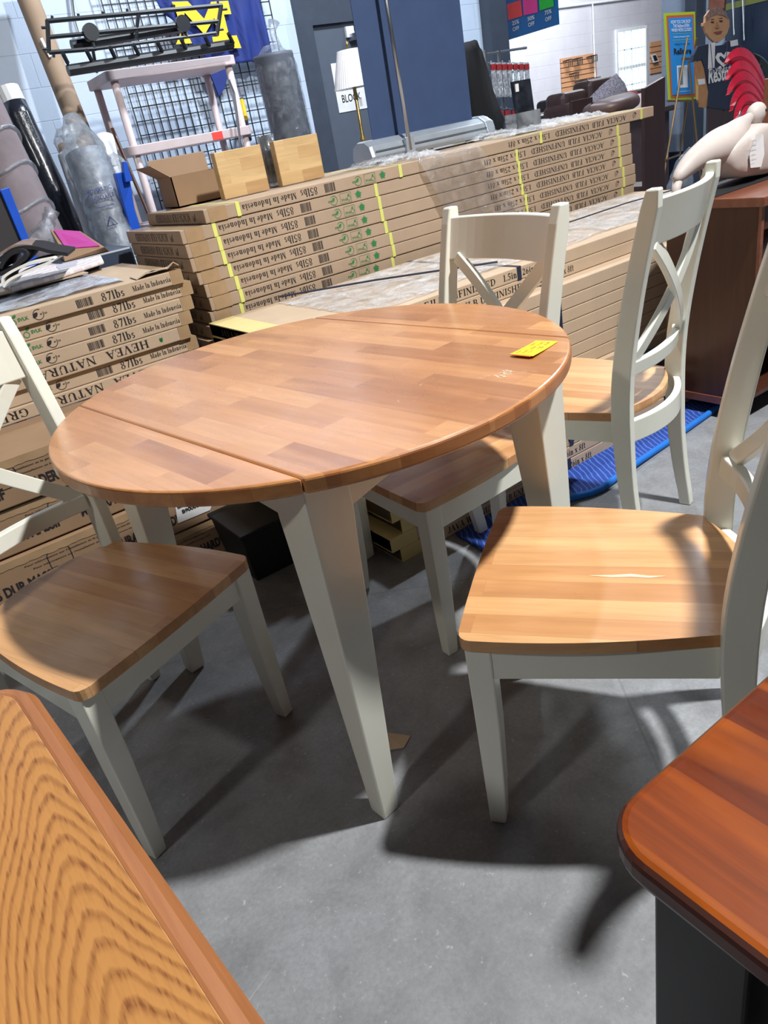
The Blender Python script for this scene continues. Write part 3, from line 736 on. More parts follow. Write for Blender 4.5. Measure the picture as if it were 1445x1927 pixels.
# ------------------------------------------------------------------ oak table, left foreground
ot = thing('oak_table', 'oak-veneer table with cathedral grain, cut off at the lower left corner', 'table', (-.42, .2, 0))
ZO = .74
def round_rect(x0, x1, y0, y1, r, skew=0):
    o = []
    for cx_, cy_, a0 in ((x1 - r, y0 + r, -90), (x1 - r, y1 - r, 0), (x0 + r, y1 - r, 90), (x0 + r, y0 + r, 180)):
        for i in range(9):
            a = R(a0 + 11.25 * i); x = cx_ + r * math.cos(a); y = cy_ + r * math.sin(a)
            o.append((x + skew * (y1 - y), y))
    return o
outer = round_rect(-.86, -.019, -.55, .812, .05, .083)
inner = round_rect(-.842, -.037, -.532, .794, .04, .083)
MB().prism(inner, .026, (0, 0, ZO - .026)).build('tabletop', M['oak'], ot, bevel=.001)
n_ = len(outer); rg = MB(); prof = ((0, 0, .0), (.15, 0, .0), (.6, -.003, .0), (1, -.014, 0), (1.0, -.03, 0), (.4, -.034, 0), (0, -.034, 0))
rings = []
for u, dz, _ in prof: rings.append([Vector((i[0] + (o[0] - i[0]) * u, i[1] + (o[1] - i[1]) * u, ZO + dz - .0005)) for i, o in zip(inner, outer)])
rg.loft(rings, closed=True).build('edge_moulding', M['oakedge'], ot, smooth=False)
for x, y in ((-.78, -.45), (-.06, -.45), (-.78, .70), (-.12, .70)):
    MB().loft([[(x - w, y - w, z), (x + w, y - w, z), (x + w, y + w, z), (x - w, y + w, z)] for z, w in ((0, .018), (.6, .03), (.706, .03))]).build('leg', M['oakedge'], ot, bevel=.003)

# ------------------------------------------------------------------ cherry table, right foreground
ct = thing('cherry_table', 'reddish cherry-stained table with black base, cut off at the lower right corner', 'table', (.75, -.1, 0))
o_ = round_rect(.266, 1.3, -.9, .250, .042, 0)
sx = .392
def clipx(poly, x, keep_gt):
    out = []
    for i, p in enumerate(poly):
        q = poly[(i + 1) % len(poly)]
        inp = (p[0] > x) == keep_gt; inq = (q[0] > x) == keep_gt
        if inp: out.append(p)
        if inp != inq:
            t = (x - p[0]) / (q[0] - p[0]); out.append((x, p[1] + (q[1] - p[1]) * t))
    return out
sd = [(M['cherryedge'], lambda c, nrm: abs(nrm.z) < .5)]
MB().prism(o_, .026, (0, 0, .714)).build('tabletop', M['cherry'], ct, bevel=.008, seg=3, mats=sd)
BX, BY = .298, .222
MB().box(BX, BX + .075, BY - .075, BY, 0, .714).build('leg', M['black'], ct, bevel=.003)
for x, y in ((1.2, BY - .075), (BX, -.85), (1.2, -.85)): MB().box(x, x + .075, y, y + .075, 0, .714).build('leg', M['black'], ct, bevel=.003)
MB().box(BX + .02, BX + .035, -.78, BY - .085, .56, .714).build('apron', M['black'], ct)
MB().box(BX + .085, 1.2, BY - .035, BY - .02, .56, .714).build('apron', M['black'], ct)
# ------------------------------------------------------------------ cartons of hardwood panels
UX, UZ, UY = Vector((1, 0, 0)), Vector((0, 0, 1)), Vector((0, 1, 0))
ORD = ['topmost', 'second from the top', 'third from the top', 'fourth from the top', 'fifth from the top', 'sixth from the top', 'seventh from the top', 'eighth from the top', 'ninth from the top', 'tenth from the top', 'eleventh from the top', 'twelfth from the top', 'thirteenth from the top', 'fourteenth from the top', 'fifteenth from the top', 'sixteenth from the top', 'seventeenth from the top', 'eighteenth from the top', 'nineteenth from the top', 'twentieth from the top', 'bottom one']
def barcode(mb, o, ux, uy, w, h):
    rnd = random.Random(5); x = 0
    while x < w:
        b_ = rnd.choice((.0012, .002, .003)); rect(mb, o, ux, uy, x, min(w, x + b_), 0, h); x += b_ + rnd.choice((.001, .0016, .0022))
def disc_ring(mb, o, ux, uy, cx_, cy_, r, th, a0=0, a1=360, n=16):
    o = Vector(o)
    for i in range(n):
        a = R(a0 + (a1 - a0) * i / n); b_ = R(a0 + (a1 - a0) * (i + 1) / n)
        mb.quad(o + ux * (cx_ + r * math.cos(a)) + uy * (cy_ + r * math.sin(a)), o + ux * (cx_ + r * math.cos(b_)) + uy * (cy_ + r * math.sin(b_)),
                o + ux * (cx_ + (r - th) * math.cos(b_)) + uy * (cy_ + (r - th) * math.sin(b_)), o + ux * (cx_ + (r - th) * math.cos(a)) + uy * (cy_ + (r - th) * math.sin(a)))
def leafshape(mb, o, ux, uy, cx_, cy_, L, ang, fat=.32):
    o = Vector(o); pts = []
    for i in range(13):
        t = i / 12; w = fat * L * math.sin(math.pi * t) ** .8
        pts.append((t * L, w))
    for i in range(11, 0, -1):
        t = i / 12; pts.append((t * L, -fat * L * math.sin(math.pi * t) ** .8 * .8))
    ca, sa = math.cos(R(ang)), math.sin(R(ang))
    mb.add([o + ux * (cx_ + x * ca - y * sa) + uy * (cy_ + x * sa + y * ca) for x, y in pts], [list(range(len(pts)))])
def maple(mb, o, ux, uy, cx_, cy_, r):
    o = Vector(o); pts = []
    for i in range(20):
        a = R(90 + 18 * i); q = r * (1 if i % 4 == 0 else .55 if i % 2 else .8); pts.append(o + ux * (cx_ + q * math.cos(a)) + uy * (cy_ + q * math.sin(a)))
    c = o + ux * cx_ + uy * cy_
    mb.add([c] + pts, [[0, i + 1, (i + 1) % 20 + 1] for i in range(20)])
EP = .0007
def ptx(par, s, o, ux, uy, w, h, bold=.02, flip=False, mat='ink'):
    mb = MB()
    if bold in (.02, .03): put_serif(mb, s, o, ux, uy, w, h, flip)
    else: put_text(mb, s, o, ux, uy, w, h, bold, flip)
    mb.build('printed_lettering', M[mat], par, world=False)
def pbar(par, o, ux, uy, w, h):
    mb = MB(); barcode(mb, o, ux, uy, w, h); mb.build('barcode', M['ink'], par, world=False)
def acacia_carton(label, xl, y0, z0):
    t = thing('flooring_carton', label, 'carton', (xl, y0, z0), 0, 'long acacia panel cartons in the tall strapped stack')
    W_ = dict(world=False); L, DP, H = 2.40, .615, .0475
    MB().box(0, 2.569, 0, DP, 0, H).build('carton_body', M['card'], t, bevel=.003, **W_)
    f = Vector((0, -EP, 0))
    ink = MB(); UZ_ = Vector((0, 0, 1))
    ptx(t, 'Made In Indonesia', f + Vector((.154, 0, .012)), UX, UZ_, .234, .022, .02, True)
    ptx(t, '85lbs', f + Vector((.41, 0, .010)), UX, UZ_, .075, .028, .03, True)
    pbar(t, f + Vector((.52, 0, .008)), UX, UZ_, .048, .032)
    ptx(t, '1.5in x 25in x 8ft', f + Vector((1.52, 0, .012)), UX, UZ_, .271, .023, .02, True)
    ptx(t, 'ACACIA  FJLB  UNFINISHED', f + Vector((1.831, 0, .012)), UX, UZ_, .516, .023, .02, True)
    for q in (.0, .008, .016): disc_ring(ink, f, UX, UZ_, 2.414 + q * .6, .024, .015 - q * .5, .0025, 20 + q * 900, 240)
    e = Vector((-EP, DP, 0)); eu = -UY
    ptx(t, 'ACACIA FJLB UNFINISHED', e + Vector((0, -.11, .010)), eu, UZ_, .37, .029, .03, True)
    ptx(t, 'JPI', e + Vector((0, -.505, .010)), eu, UZ_, .028, .026, 0, True)
    ink.build('panel_mark', M['ink'], t, **W_)
    g = MB()
    maple(g, f, UX, UZ_, .804, .024, .019)
    g.build('leaf_mark', M['green'], t, **W_)
    g = MB(); put_text(g, 'SVLK', f + Vector((.716, 0, .012)), UX, UZ_, .03, .009, .02, True); disc_ring(g, f, UX, UZ_, .755, .019, .009, .002); leafshape(g, f, UX, UZ_, .75, .028, .012, 30)
    for a, b_, c_, d_ in ((.712, .767, .005, .006), (.712, .767, .041, .042), (.712, .713, .005, .042), (.766, .767, .005, .042)): rect(g, f, UX, UZ_, a, b_, c_, d_)
    g.build('certificate_mark', M['green'], t, **W_)
    g = MB(); disc_ring(g, f, UX, UZ_, .68, .023, .018, .0022, 200, 500); leafshape(g, f, UX, UZ_, .672, .018, .02, 50); put_text(g, 'eco', f + Vector((.652, 0, .018)), UX, UZ_, .018, .008, .02, True)
    g.build('eco_mark', M['green'], t, **W_)
    for x in (.137, .897, 1.732, 2.468):
        MB().box(x - .008, x + .008, -.0016, DP + .0016, -.0002, H + .0012).build('strap', M['strap'], t, **W_)
    for x0, x1 in ((.018, .09),): MB().box(x0, x1, -.0009, DP, .0, H + .0004).build('packing_tape', M['cardtape'], t, **W_)
    return t
TA = .0498
xs = [1.116, 1.011, 1.015, 1.017, 1.029, 1.043, 1.047, 1.036, 1.021, 1.000, 1.01, 1.02, 1.0, 1.02, 1.03, 1.01, 1.02, 1.03, 1.0, 1.01, 1.02]
proto = acacia_carton('acacia panel carton, topmost of the tall stack, jutting out at right', xs[0], 2.71, 20 * TA)
ac = [proto]
for i in range(1, 21):
    c = copy_tree(proto)
    c['label'] = 'acacia panel carton, %s in the tall stack' % ORD[i]
    c.location = (xs[i] - (.06 if i > 0 else 0) * 0, 2.71 + (0.004 if i % 3 == 1 else 0), (20 - i) * TA)
    if i: c.scale = ((2.487 / 2.569), 1, 1)
    ac.append(c)

def hevea_carton(upright):
    t = thing('flooring_carton', '', 'carton', (0, 0, 0), 0, 'hevea panel cartons stacked at the left wall side')
    W_ = dict(world=False); H = .045; L = 2.3; DP = .66
    MB().box(-L, 0, 0, DP, 0, H).build('carton_body', M['card2'], t, bevel=.003, **W_)
    f = Vector((0, -EP, 0)); ink = MB(); g = MB()
    if upright:
        ptx(t, 'Made In Indonesia', f + Vector((-.183, 0, .014)), UX, UZ, .136, .017, .02)
        ptx(t, '87lbs', f + Vector((-.291, 0, .009)), UX, UZ, .076, .027, .03)
        pbar(t, f + Vector((-.375, 0, .009)), UX, UZ, .053, .026)
        disc_ring(ink, f, UX, UZ, -.497, .023, .017, .002, 60, 380); leafshape(ink, f, UX, UZ, -.515, .016, .022, 40); ink.build('eco_mark', M['ink'], t, **W_); ptx(t, 'eco', f + Vector((-.492, 0, .020)), UX, UZ, .022, .008, .02)
        put_text(g, 'SVLK', f + Vector((-.562, 0, .017)), UX, UZ, .034, .011, .03); disc_ring(g, f, UX, UZ, -.577, .018, .010, .0025); leafshape(g, f, UX, UZ, -.575, .030, .016, 35)
        maple(g, f, UX, UZ, -.76, .023, .017)
        g.build('certificate_mark', M['green'], t, **W_)
    else:
        ptx(t, 'HEVEA   NATURAL   GREY   UNFINISHED', f + Vector((-1.03, 0, .010)), UX, UZ, .871, .027, .02, True)
        leafshape(g, f, UX, UZ, -.115, .014, .018, 60); leafshape(g, f, UX, UZ, -.108, .014, .018, 120)
        g.build('leaf_mark', M['green'], t, **W_)
    MB().box(-.044, -.002, -.0009, DP, .0, H + .0004).build('packing_tape', M['cardtape'], t, **W_)
    return t
ha, hb = hevea_carton(True), hevea_carton(False)
first = {True: ha, False: hb}; used = {True: False, False: False}
hx = [.936, .962, .945, .925, .905, .925, .90]
hu = [True, True, True, True, False, True, False]
for i in range(7):
    u = hu[i]; c = copy_tree(first[u]) if used[u] else first[u]; used[u] = True
    c.location = (hx[i], 2.60 + (.012 if i in (1, 5) else 0), .886 - .0465 * (i + 1))
    c['label'] = 'carton marked %s, %s of the left stack under the rugs' % ('87lbs' if u else 'HEVEA upside-down', ORD[i] if i < 6 else 'bottom one')
hz = .886
# torn end of the topmost hevea carton, its loose flap, bare boards and grey wrap
fl = MB(); a = .936
pts = [(a - .16, 2.605, hz + .001), (a - .10, 2.602, hz + .018), (a - .045, 2.603, hz + .010), (a - .02, 2.60, hz + .026), (a - .004, 2.60, hz + .012)]
for (p, q) in zip(pts, pts[1:]): fl.add([p, q, (q[0] + .01, q[1] + .10, hz + .004), (p[0] + .01, p[1] + .10, hz + .002)], [[0, 1, 2, 3]])
tp = children_of(ha)[0]
fl.build('torn_flap', M['card2'], ha, solid=.003)
wr = MB(); nx, ny = 50, 14
vs = []; rn = random.Random(2)
for j in range(ny + 1):
    for i in range(nx + 1):
        x = -1.3 + (a - .18 + 1.3) * i / nx; y = 2.66 + .50 * j / ny
        vs.append((x, y, hz + .002 + .010 * abs(math.sin(i * .3 + j * 2.3 + math.sin(j * 1.7))) * rn.random()))
wr.add(vs, [[j * (nx + 1) + i, j * (nx + 1) + i + 1, (j + 1) * (nx + 1) + i + 1, (j + 1) * (nx + 1) + i] for j in range(ny) for i in range(nx)])
M['greyfilm'] = film('grey_sheet_film', (205, 214, 230), .95, .2, 9, .6, fres=.5)
wr.build('plastic_sheet', M['greyfilm'], ha, smooth=True)
fl = MB().box(.30, .74, 3.05, 3.24, hz + .014, hz + .018); fl.build('loose_flap', M['card2'], ha)

# lower, wider stack in front: java walnut, navy straps
def java_carton(kind, mat='card2'):
    t = thing('flooring_carton', '', 'carton', (0, 0, 0), 0, 'wide panel cartons with navy straps behind the chairs')
    W_ = dict(world=False); H = .0465; DP = .655; L = 2.45 if kind != 'D' else 1.335
    MB().box(0, L, 0, DP, 0, H).build('carton_body', M[mat], t, bevel=.003, **W_)
    f = Vector((0, -EP, 0)); ink = MB()
    def T(s, x, w, hh=.023, z=.012, fl=False): ptx(t, s, f + Vector((x, 0, z)), UX, UZ, w, hh, .03, fl)
    if kind == 'A':
        T('JAVA WALNUT FJLB UNFINISHED', .22, .606); T('1.5in', .867, .065); T('26in x 8ft', .962, .135)
    if kind == 'B':
        T('JAVA WALNUT FJLB UNFINISHED', .37, .606); T('1.5in', 1.01, .065); T('26in x 8ft', 1.115, .115)
    if kind == 'E': pass
    if kind == 'C':
        g = MB(); maple(g, f, UX, UZ, 1.002, .023, .020); g.build('bear_mark', M['blueink'], t, **W_)
    if kind == 'D':
        T('JAVA WALNUT', .19, .20); T('FJLB UNFINISHED', .42, .22); T('1.5in x 26in x 8ft', .68, .20)
    e = Vector((-EP, DP, 0)); ptx(t, 'JAVA WALNUT FJLB', e + Vector((0, -.10, .010)), -UY, UZ, .40, .026, .03)
    for x in {'A': (.945,), 'B': (1.097,), 'C': (1.052,), 'D': (.76,), 'E': (1.06,)}[kind]:
        MB().box(x - .010, x + .010, -.0018, DP + .002, -.0002, H + .0014).build('strap', M['navystrap'], t, **W_)
    MB().box(.0, .10, -.0009, DP, .0, H + .0003).build('packing_tape', M['yellowcard'], t, **W_)
    return t
TJ = .0479
protoJ = {k: java_carton(k, 'card2') for k in 'ABCDE'}; usedJ = set()
kinds = 'ABCEEEEEEEDDDD'
for i in range(14):
    k = kinds[i]
    c = copy_tree(protoJ[k]) if k in usedJ else protoJ[k]
    usedJ.add(k)
    y = 2.0 if i < 2 else 1.925 if i < 9 else 1.90 if i == 9 else 1.675
    x = 1.0 if i < 10 else (1.02, 1.05, 1.0, 1.03)[i - 10]
    c.location = (x, y, .6705 - TJ * (i + 1) + .0005)
    c['label'] = 'panel carton with navy strap, %s of the low stack behind the chairs' % (ORD[i] if i < 13 else 'bottom one')
zj = .6705
# ------------------------------------------------------------------ hardwood flooring cartons, left
def bois_carton():
    t = thing('hardwood_carton', '', 'carton', (0, 0, 0), 0, 'black-lettered hardwood cartons at the left')
    W_ = dict(world=False); H = .136; L = 1.5; DP = .36
    MB().box(-L, 0, 0, DP, 0, H).build('carton_body', M['card3'], t, bevel=.004, **W_)
    f = Vector((0, -EP, 0)); ink = MB()
    x = -1.12
    for s, w in (('MADERA DURA', .19), ('BOIS DUR MASSIF', .235), ('MADERA DURA', .19), ('HARDWOOD', .16)):
        ptx(t, s, f + Vector((x, 0, .030)), UX, UZ, w, .034, .04); x += w + .06
    for i in range(3): ptx(t, 'Pour informations sur l\'installation et la garantie www.hardwoodflooring.com', f + Vector((-.74 + .02 * i, 0, .112 - .016 * i)), UX, UZ, .42, .007, .01)
    g = MB()
    for x in (-.62, -.10):
        p = [(x + (.035 - .012) * sx_ + .012 * math.cos(R(a)), .055 + .018 * sy_ + .012 * math.sin(R(a))) for sx_, sy_, a0 in ((1, 1, 0), (-1, 1, 90), (-1, -1, 180), (1, -1, 270)) for a in (a0, a0 + 45, a0 + 90)]
        for (a_, b_) in zip(p, p[1:] + p[:1]):
            v = Vector((b_[0] - a_[0], b_[1] - a_[1])); nn_ = Vector((-v.y, v.x)).normalized() * .0025
            g.quad(f + UX * a_[0] + UZ * (a_[1] + .03), f + UX * b_[0] + UZ * (b_[1] + .03), f + UX * (b_[0] + nn_.x) + UZ * (b_[1] + nn_.y + .03), f + UX * (a_[0] + nn_.x) + UZ * (a_[1] + nn_.y + .03))
        
    g.build('handling_mark', M['ink'], t, **W_)
    # ragged glued lid edge
    rg = MB(); rn = random.Random(9); nn = 120
    top = [(-L + L * i / nn, H - .022 - .004 * rn.random()) for i in range(nn + 1)]
    for (x0, a_), (x1, b_) in zip(top, top[1:]): rg.quad(f * 2 + UX * x0 + UZ * a_, f * 2 + UX * x1 + UZ * b_, f * 2 + UX * x1 + UZ * H, f * 2 + UX * x0 + UZ * H)
    rg.build('lid_edge', M['cardtape'], t, **W_)
    return t
pb = bois_carton()
for i, (x, y, dz) in enumerate(((.75, 2.235, 0), (.86, 2.245, 0), (.80, 2.228, 0), (.92, 2.235, 0))):
    c = pb if i == 0 else copy_tree(pb)
    c.location = (x, y, .567 - .1415 * (i + 1)); c['label'] = 'black-lettered hardwood carton, %s of the pile beside the left chair' % (ORD[i] if i < 3 else 'bottom one')
# white label on the carton ends
lb = MB(); lb.add([at(330, 955, y=2.226), at(405, 935, y=2.226), at(395, 960, y=2.226), at(335, 985, y=2.226)], [[3, 2, 1, 0]])
o = lb.build('barcode_label', M['white'], None, solid=.0006); tag(o, 'white barcode label torn on a hardwood carton, seen under the tabletop', 'label')
mb = MB(); v0 = at(335, 958, y=2.2245); barcode(mb, v0 + Vector((0, 0, .0)), UX, UZ, .10, .022); put_text(mb, 'B900000000', v0 + Vector((.01, 0, -.022)), UX, UZ, .10, .014, .03); mb.build('printed_lettering', M['ink'], o)
lb = MB(); lb.add([at(472, 935, y=2.229), at(520, 930, y=2.229), at(532, 948, y=2.229), at(488, 966, y=2.229)], [[3, 2, 1, 0]])
o = lb.build('paper_label', M['white'], None, solid=.0006); tag(o, 'white paper label headed Bruce on a hardwood carton near the table leg', 'label')
mb = MB(); v0 = at(478, 942, y=2.2275); put_text(mb, 'Bruce', v0, UX, UZ, .045, .012, .03)
for k in range(4): put_text(mb, 'solid hardwood flooring', v0 + Vector((.004, 0, -.014 - .009 * k)), UX, UZ, .06, .005, 0)
mb.build('printed_lettering', M['ink'], o)
# black box added to fill in the deep shade beyond the seat
bb = thing('shade_filler', 'black box added to stand for deep shade on the floor behind the left chair', 'box', (.80, 2.03, 0))
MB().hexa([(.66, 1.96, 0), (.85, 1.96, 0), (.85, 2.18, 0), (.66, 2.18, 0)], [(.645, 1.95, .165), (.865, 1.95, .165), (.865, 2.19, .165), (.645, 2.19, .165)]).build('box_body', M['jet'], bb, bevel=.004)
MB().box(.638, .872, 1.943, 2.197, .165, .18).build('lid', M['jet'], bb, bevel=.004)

# ------------------------------------------------------------------ plastic film lying on the stacks
def crumple(name, label, x0, x1, y0, y1, z, amp, mat, nx=70, ny=18, seed=1, cat='plastic film', drape=None, group=None):
    rn = random.Random(seed); ph = [(rn.uniform(4, 60), rn.uniform(6, 70), rn.uniform(0, 6), rn.uniform(.3, 1)) for _ in range(9)]
    vs = []
    for j in range(ny + 1):
        for i in range(nx + 1):
            x = x0 + (x1 - x0) * i / nx; y = y0 + (y1 - y0) * j / ny
            e = min(i, nx - i, 6) / 6 * min(1, j / 2, (ny - j) / 2)
            h = sum(k * abs(math.sin(a * x + b_ * y + c_)) for a, b_, c_, k in ph) / 5
            xx = x + rn.uniform(-1, 1) * .004; yy = y + rn.uniform(-1, 1) * .004 + (.02 * math.sin(9 * x + seed) if j in (0,) else 0)
            vs.append((xx, yy, z + .0016 + amp * (h * .7 + rn.random() * .3) * (0.25 + .75 * e)))
    o = MB().add(vs, [[j * (nx + 1) + i, j * (nx + 1) + i + 1, (j + 1) * (nx + 1) + i + 1, (j + 1) * (nx + 1) + i] for j in range(ny) for i in range(nx)]).build(name, mat)
    for p in o.data.polygons: p.use_smooth = True
    return tag(o, label, cat, group)
crumple('plastic_film', 'crinkled clear film lying along the low strapped carton stack', 1.28, 3.35, 2.055, 2.62, zj, .010, M['film'], 150, 36, 4)
crumple('plastic_film', 'heap of crumpled film on the tall carton stack, left of the banner base', 1.98, 2.30, 2.74, 3.1, 21 * TA - .002, .035, M['film'], 50, 26, 2)
crumple('plastic_film', 'crumpled clear film on the tall carton stack between the brochure and the sofas', 2.72, 3.42, 2.76, 3.2, 21 * TA - .002, .035, M['film'], 70, 22, 8)
# sheet of film hanging over the front of the tall stack
vs = []; nx, ny = 40, 40; rn = random.Random(6)
for j in range(ny + 1):
    for i in range(nx + 1):
        u = i / nx; s = j / ny
        x = 2.10 + .34 * u + .16 * s + .10 * s * u; z = 21 * TA + .004 - .36 * s
        yy = 2.7045 - .010 - .012 * abs(math.sin(u * 14 + s * 3)) - .004 * rn.random()
        if j < 3: yy = 2.705 - .01 + (3 - j) * .03; z = 21 * TA + .006 + .003 * rn.random()
        vs.append((x, yy, z))
o = MB().add(vs, [[j * (nx + 1) + i, j * (nx + 1) + i + 1, (j + 1) * (nx + 1) + i + 1, (j + 1) * (nx + 1) + i] for j in range(ny) for i in range(nx)]).build('plastic_film', film('thin_wrap', alpha=.08, strength=1.0, rough=.12, bscale=9, fres=.5), None, smooth=True)
tag(o, 'clear film hanging down the front of the tall carton stack', 'plastic film')
# navy band lying across the low stack
mb = MB(); q = [at(575, 600, z=zj + .004), at(700, 612, z=zj + .004)]
o = MB().tube([(1.30, 2.64, zj + .02), (1.6, 2.42, zj + .018), (1.93, 2.09, zj + .017)], .004, 6).build('loose_strap', M['navystrap']); tag(o, 'dark strapping band lying across the film on the low stack', 'strap')
o = MB().tube([(2.5, 2.33, zj + .022), (3.0, 2.35, zj + .022), (3.4, 2.30, zj + .022)], .003, 6).build('loose_strap', M['navystrap']); tag(o, 'thin black band lying over the film near the brown desk', 'strap')

# blue moving blanket under the low stack and the chair
M['blanket'] = (lambda: (lambda mt, nt, b: (lk(nt, ramp(nt, (lambda w: (lk(nt, mapping(nt, (1, 1, 1), (0, 0, .5)), w.inputs[0]), w.inputs.__getitem__('Scale').__setattr__('default_value', 17), w.inputs.__getitem__('Distortion').__setattr__('default_value', 3.5), w.outputs[1])[-1])(N(nt, 'ShaderNodeTexWave')), [(.0, srgb(26, 60, 146)), (.88, srgb(30, 68, 156)), (.97, srgb(86, 118, 190))]), b.inputs[0]), b.inputs['Roughness'].__setattr__('default_value', .85), mt)[-1])(*new_mat('quilted_blue')))()
M['bluehem'] = plain('blue_hem', (20, 110, 205), .8)
bl = thing('moving_blanket', 'blue quilted moving blanket spread under the low stack beside the brown desk', 'blanket', (2.0, 1.62, 0))
vs = []; nx, ny = 30, 12; rn = random.Random(3)
c00, c10, c11, c01 = Vector((1.22, 1.44, 0)), Vector((2.62, 1.58, 0)), Vector((2.56, 1.70, 0)), Vector((1.24, 1.665, 0))
def bp(u, v):
    p = c00.lerp(c10, u).lerp(c01.lerp(c11, u), v); p.z = .004 + .010 * (1 - v) * abs(math.sin(u * 9)) * (1 - u) + .002; 
    if u < .35: p.y += .10 * (1 - v) * math.sin((.35 - u) * 8)
    return p
for j in range(ny + 1):
    for i in range(nx + 1): vs.append(bp(i / nx, j / ny))
fs = [[j * (nx + 1) + i, j * (nx + 1) + i + 1, (j + 1) * (nx + 1) + i + 1, (j + 1) * (nx + 1) + i] for j in range(ny) for i in range(nx)]
MB().add(vs, fs).build('blanket_cloth', M['blanket'], bl, solid=.006, smooth=True)
MB().tube([bp(i / 30, 0) + Vector((0, -.006, .004)) for i in range(31)] + [bp(1, j / 4) + Vector((.006, 0, .004)) for j in range(5)], .012, 8).build('hem', M['bluehem'], bl, smooth=True)
# kraft paper scrap by the table foot
a = at(745, 1395, z=0)
o = MB().add([(a.x - .01, a.y + .03, .014), (a.x + .032, a.y - .012, .001), (a.x + .0, a.y - .03, .002), (a.x - .03, a.y - .012, .004)], [[0, 1, 2, 3]]).build('paper_scrap', M['card2'], None, solid=.002); tag(o, 'scrap of brown cardboard on the floor behind the table foot', 'scrap')
# ------------------------------------------------------------------ brown desk with hutch at the right
dk = thing('writing_desk', 'brown walnut desk with reddish top standing behind the right-hand chairs', 'desk', (2.9, 1.7, 0))
DX, DY0, DY1, DZ = 2.45, 1.395, 2.02, .79
DY1 = 1.75
DYB = 1.765
box('side_panel', DX, DX + .022, DY0 + .01, DY1, .085, DZ - .03, M['desk'], dk, bevel=.002)
box('plinth_rail', DX - .004, DX + .03, DY0 + .01, DY1, .055, .085, M['desktop'], dk, bevel=.002)
box('desktop', DX - .02, DX + 1.25, DY0 - .02, DYB, DZ - .03, DZ, M['desktop'], dk, bevel=.003)
box('front_stile', DX + .001, DX + .018, DY0, DY0 + .012, .085, DZ - .03, M['desktop'], dk)
box('front_rail', DX + .022, DX + 1.2, DY0 + .004, DY0 + .024, DZ - .11, DZ - .03, M['desk'], dk, bevel=.002)
box('back_panel', DX + .022, DX + 1.2, DY1 - .02, DY1, .085, DZ - .03, M['desk'], dk)
box('side_panel', DX + 1.18, DX + 1.2, DY0 + .01, DY1, .085, DZ - .03, M['desk'], dk)
box('shelf', DX + .022, DX + 1.18, DY0 + .012, DY1 - .02, .315, .335, M['desktop'], dk, bevel=.002)
box('shelf', DX + .022, DX + 1.18, DY0 + .012, DY1 - .02, .085, .10, M['desk'], dk)
for x in (DX + .01, DX + 1.15):
    for y in (DY0 + .03, DY1 - .06): MB().lathe((x + .02, y + .015, 0), ((.016, 0), (.018, .055), (.018, .06))).build('foot', M['black'], dk)
# hutch standing on the desk
hu_ = thing('desk_hutch', 'reddish brown hutch standing on the desktop at the right edge', 'hutch', (2.85, 1.8, DZ))
hx0 = at(1432, 250, y=1.74).x; pz = at(1432, 150, y=1.74)
box('side_panel', hx0, hx0 + .02, 1.46, 1.74, DZ, pz.z, M['desktop'], hu_, bevel=.003)
box('side_panel', 3.66, 3.68, 1.46, 1.74, DZ, pz.z, M['desktop'], hu_, bevel=.003)
box('back_panel', hx0 + .02, 3.66, 1.73, 1.74, DZ, pz.z, M['desk'], hu_)
box('hutch_shelf', hx0 + .02, 3.66, 1.47, 1.73, pz.z - .03, pz.z, M['desktop'], hu_, bevel=.003)
# folded pink blankets on the desk shelf
M['pink'] = plain('pinkish_fleece', (196, 176, 172), .9, bumps=.4)
M['pinkhem'] = plain('white_hem', (225, 220, 222), .8)
for i, (z0, h, dx) in enumerate(((.336, .075, .02), (.411, .07, .0), (.481, .075, .015), (.556, .08, .035))):
    fb = thing('folded_blanket', 'pinkish fleece blanket folded on the desk shelf, %s of four' % ('bottom one', 'second from the bottom', 'third from the bottom', 'topmost')[i], 'blanket', (2.78, 1.6, z0), 0, 'folded blankets on the desk shelf')
    x0 = 2.545 + dx; prof = []
    for k in range(13):
        a = R(90 + 15 * k); prof.append((x0 + h * .5 + h * .5 * math.cos(a), z0 + h / 2 + h * .5 * math.sin(a)))
    rings = [[(x, y, z) for x, z in prof] + [(2.95, y, z0), (2.95, y, z0 + h)] for y in (1.43, 1.445, 1.68, 1.70)]
    MB().loft(rings).build('blanket_fold', M['pink'], fb, bevel=.006)
    MB().box(x0 + .05, 2.9, 1.424, 1.43, z0 + h * .42, z0 + h * .55).build('hem', M['pinkhem'], fb)

# pale carved creature standing on the desk
def extrude_outline(name, pts, plane_x, depth, mat, parent, holes=None, **k):
    pass
M['pale'] = plain('pale_driftwood', (192, 182, 178), .55, var=.12, vscale=7, bumps=.1)
cs = thing('carved_sculpture', 'pale carved bird-like sculpture with arched hole standing on the desktop', 'sculpture', (2.6, 2.15, DZ))
YC = 1.655
def S(px, py): p = at(px, py, y=YC); return (p.x, p.z)
base_z = DZ + .001
spine = [((1268, 343), .014), ((1285, 322), .030), ((1303, 303), .038), ((1322, 290), .045), ((1342, 283), .062), ((1362, 270), .062), ((1380, 254), .046), ((1393, 238), .036), ((1405, 226), .018), ((1414, 216), .016)]
pts = []; rr = []
for (p, r) in spine:
    x, z = S(*p); pts.append(Vector((x, YC, z))); rr.append(r)
mb = MB(); mb.tube(pts, rr, 16); mb.build('arched_back', M['pale'], cs, smooth=True, sub=1)
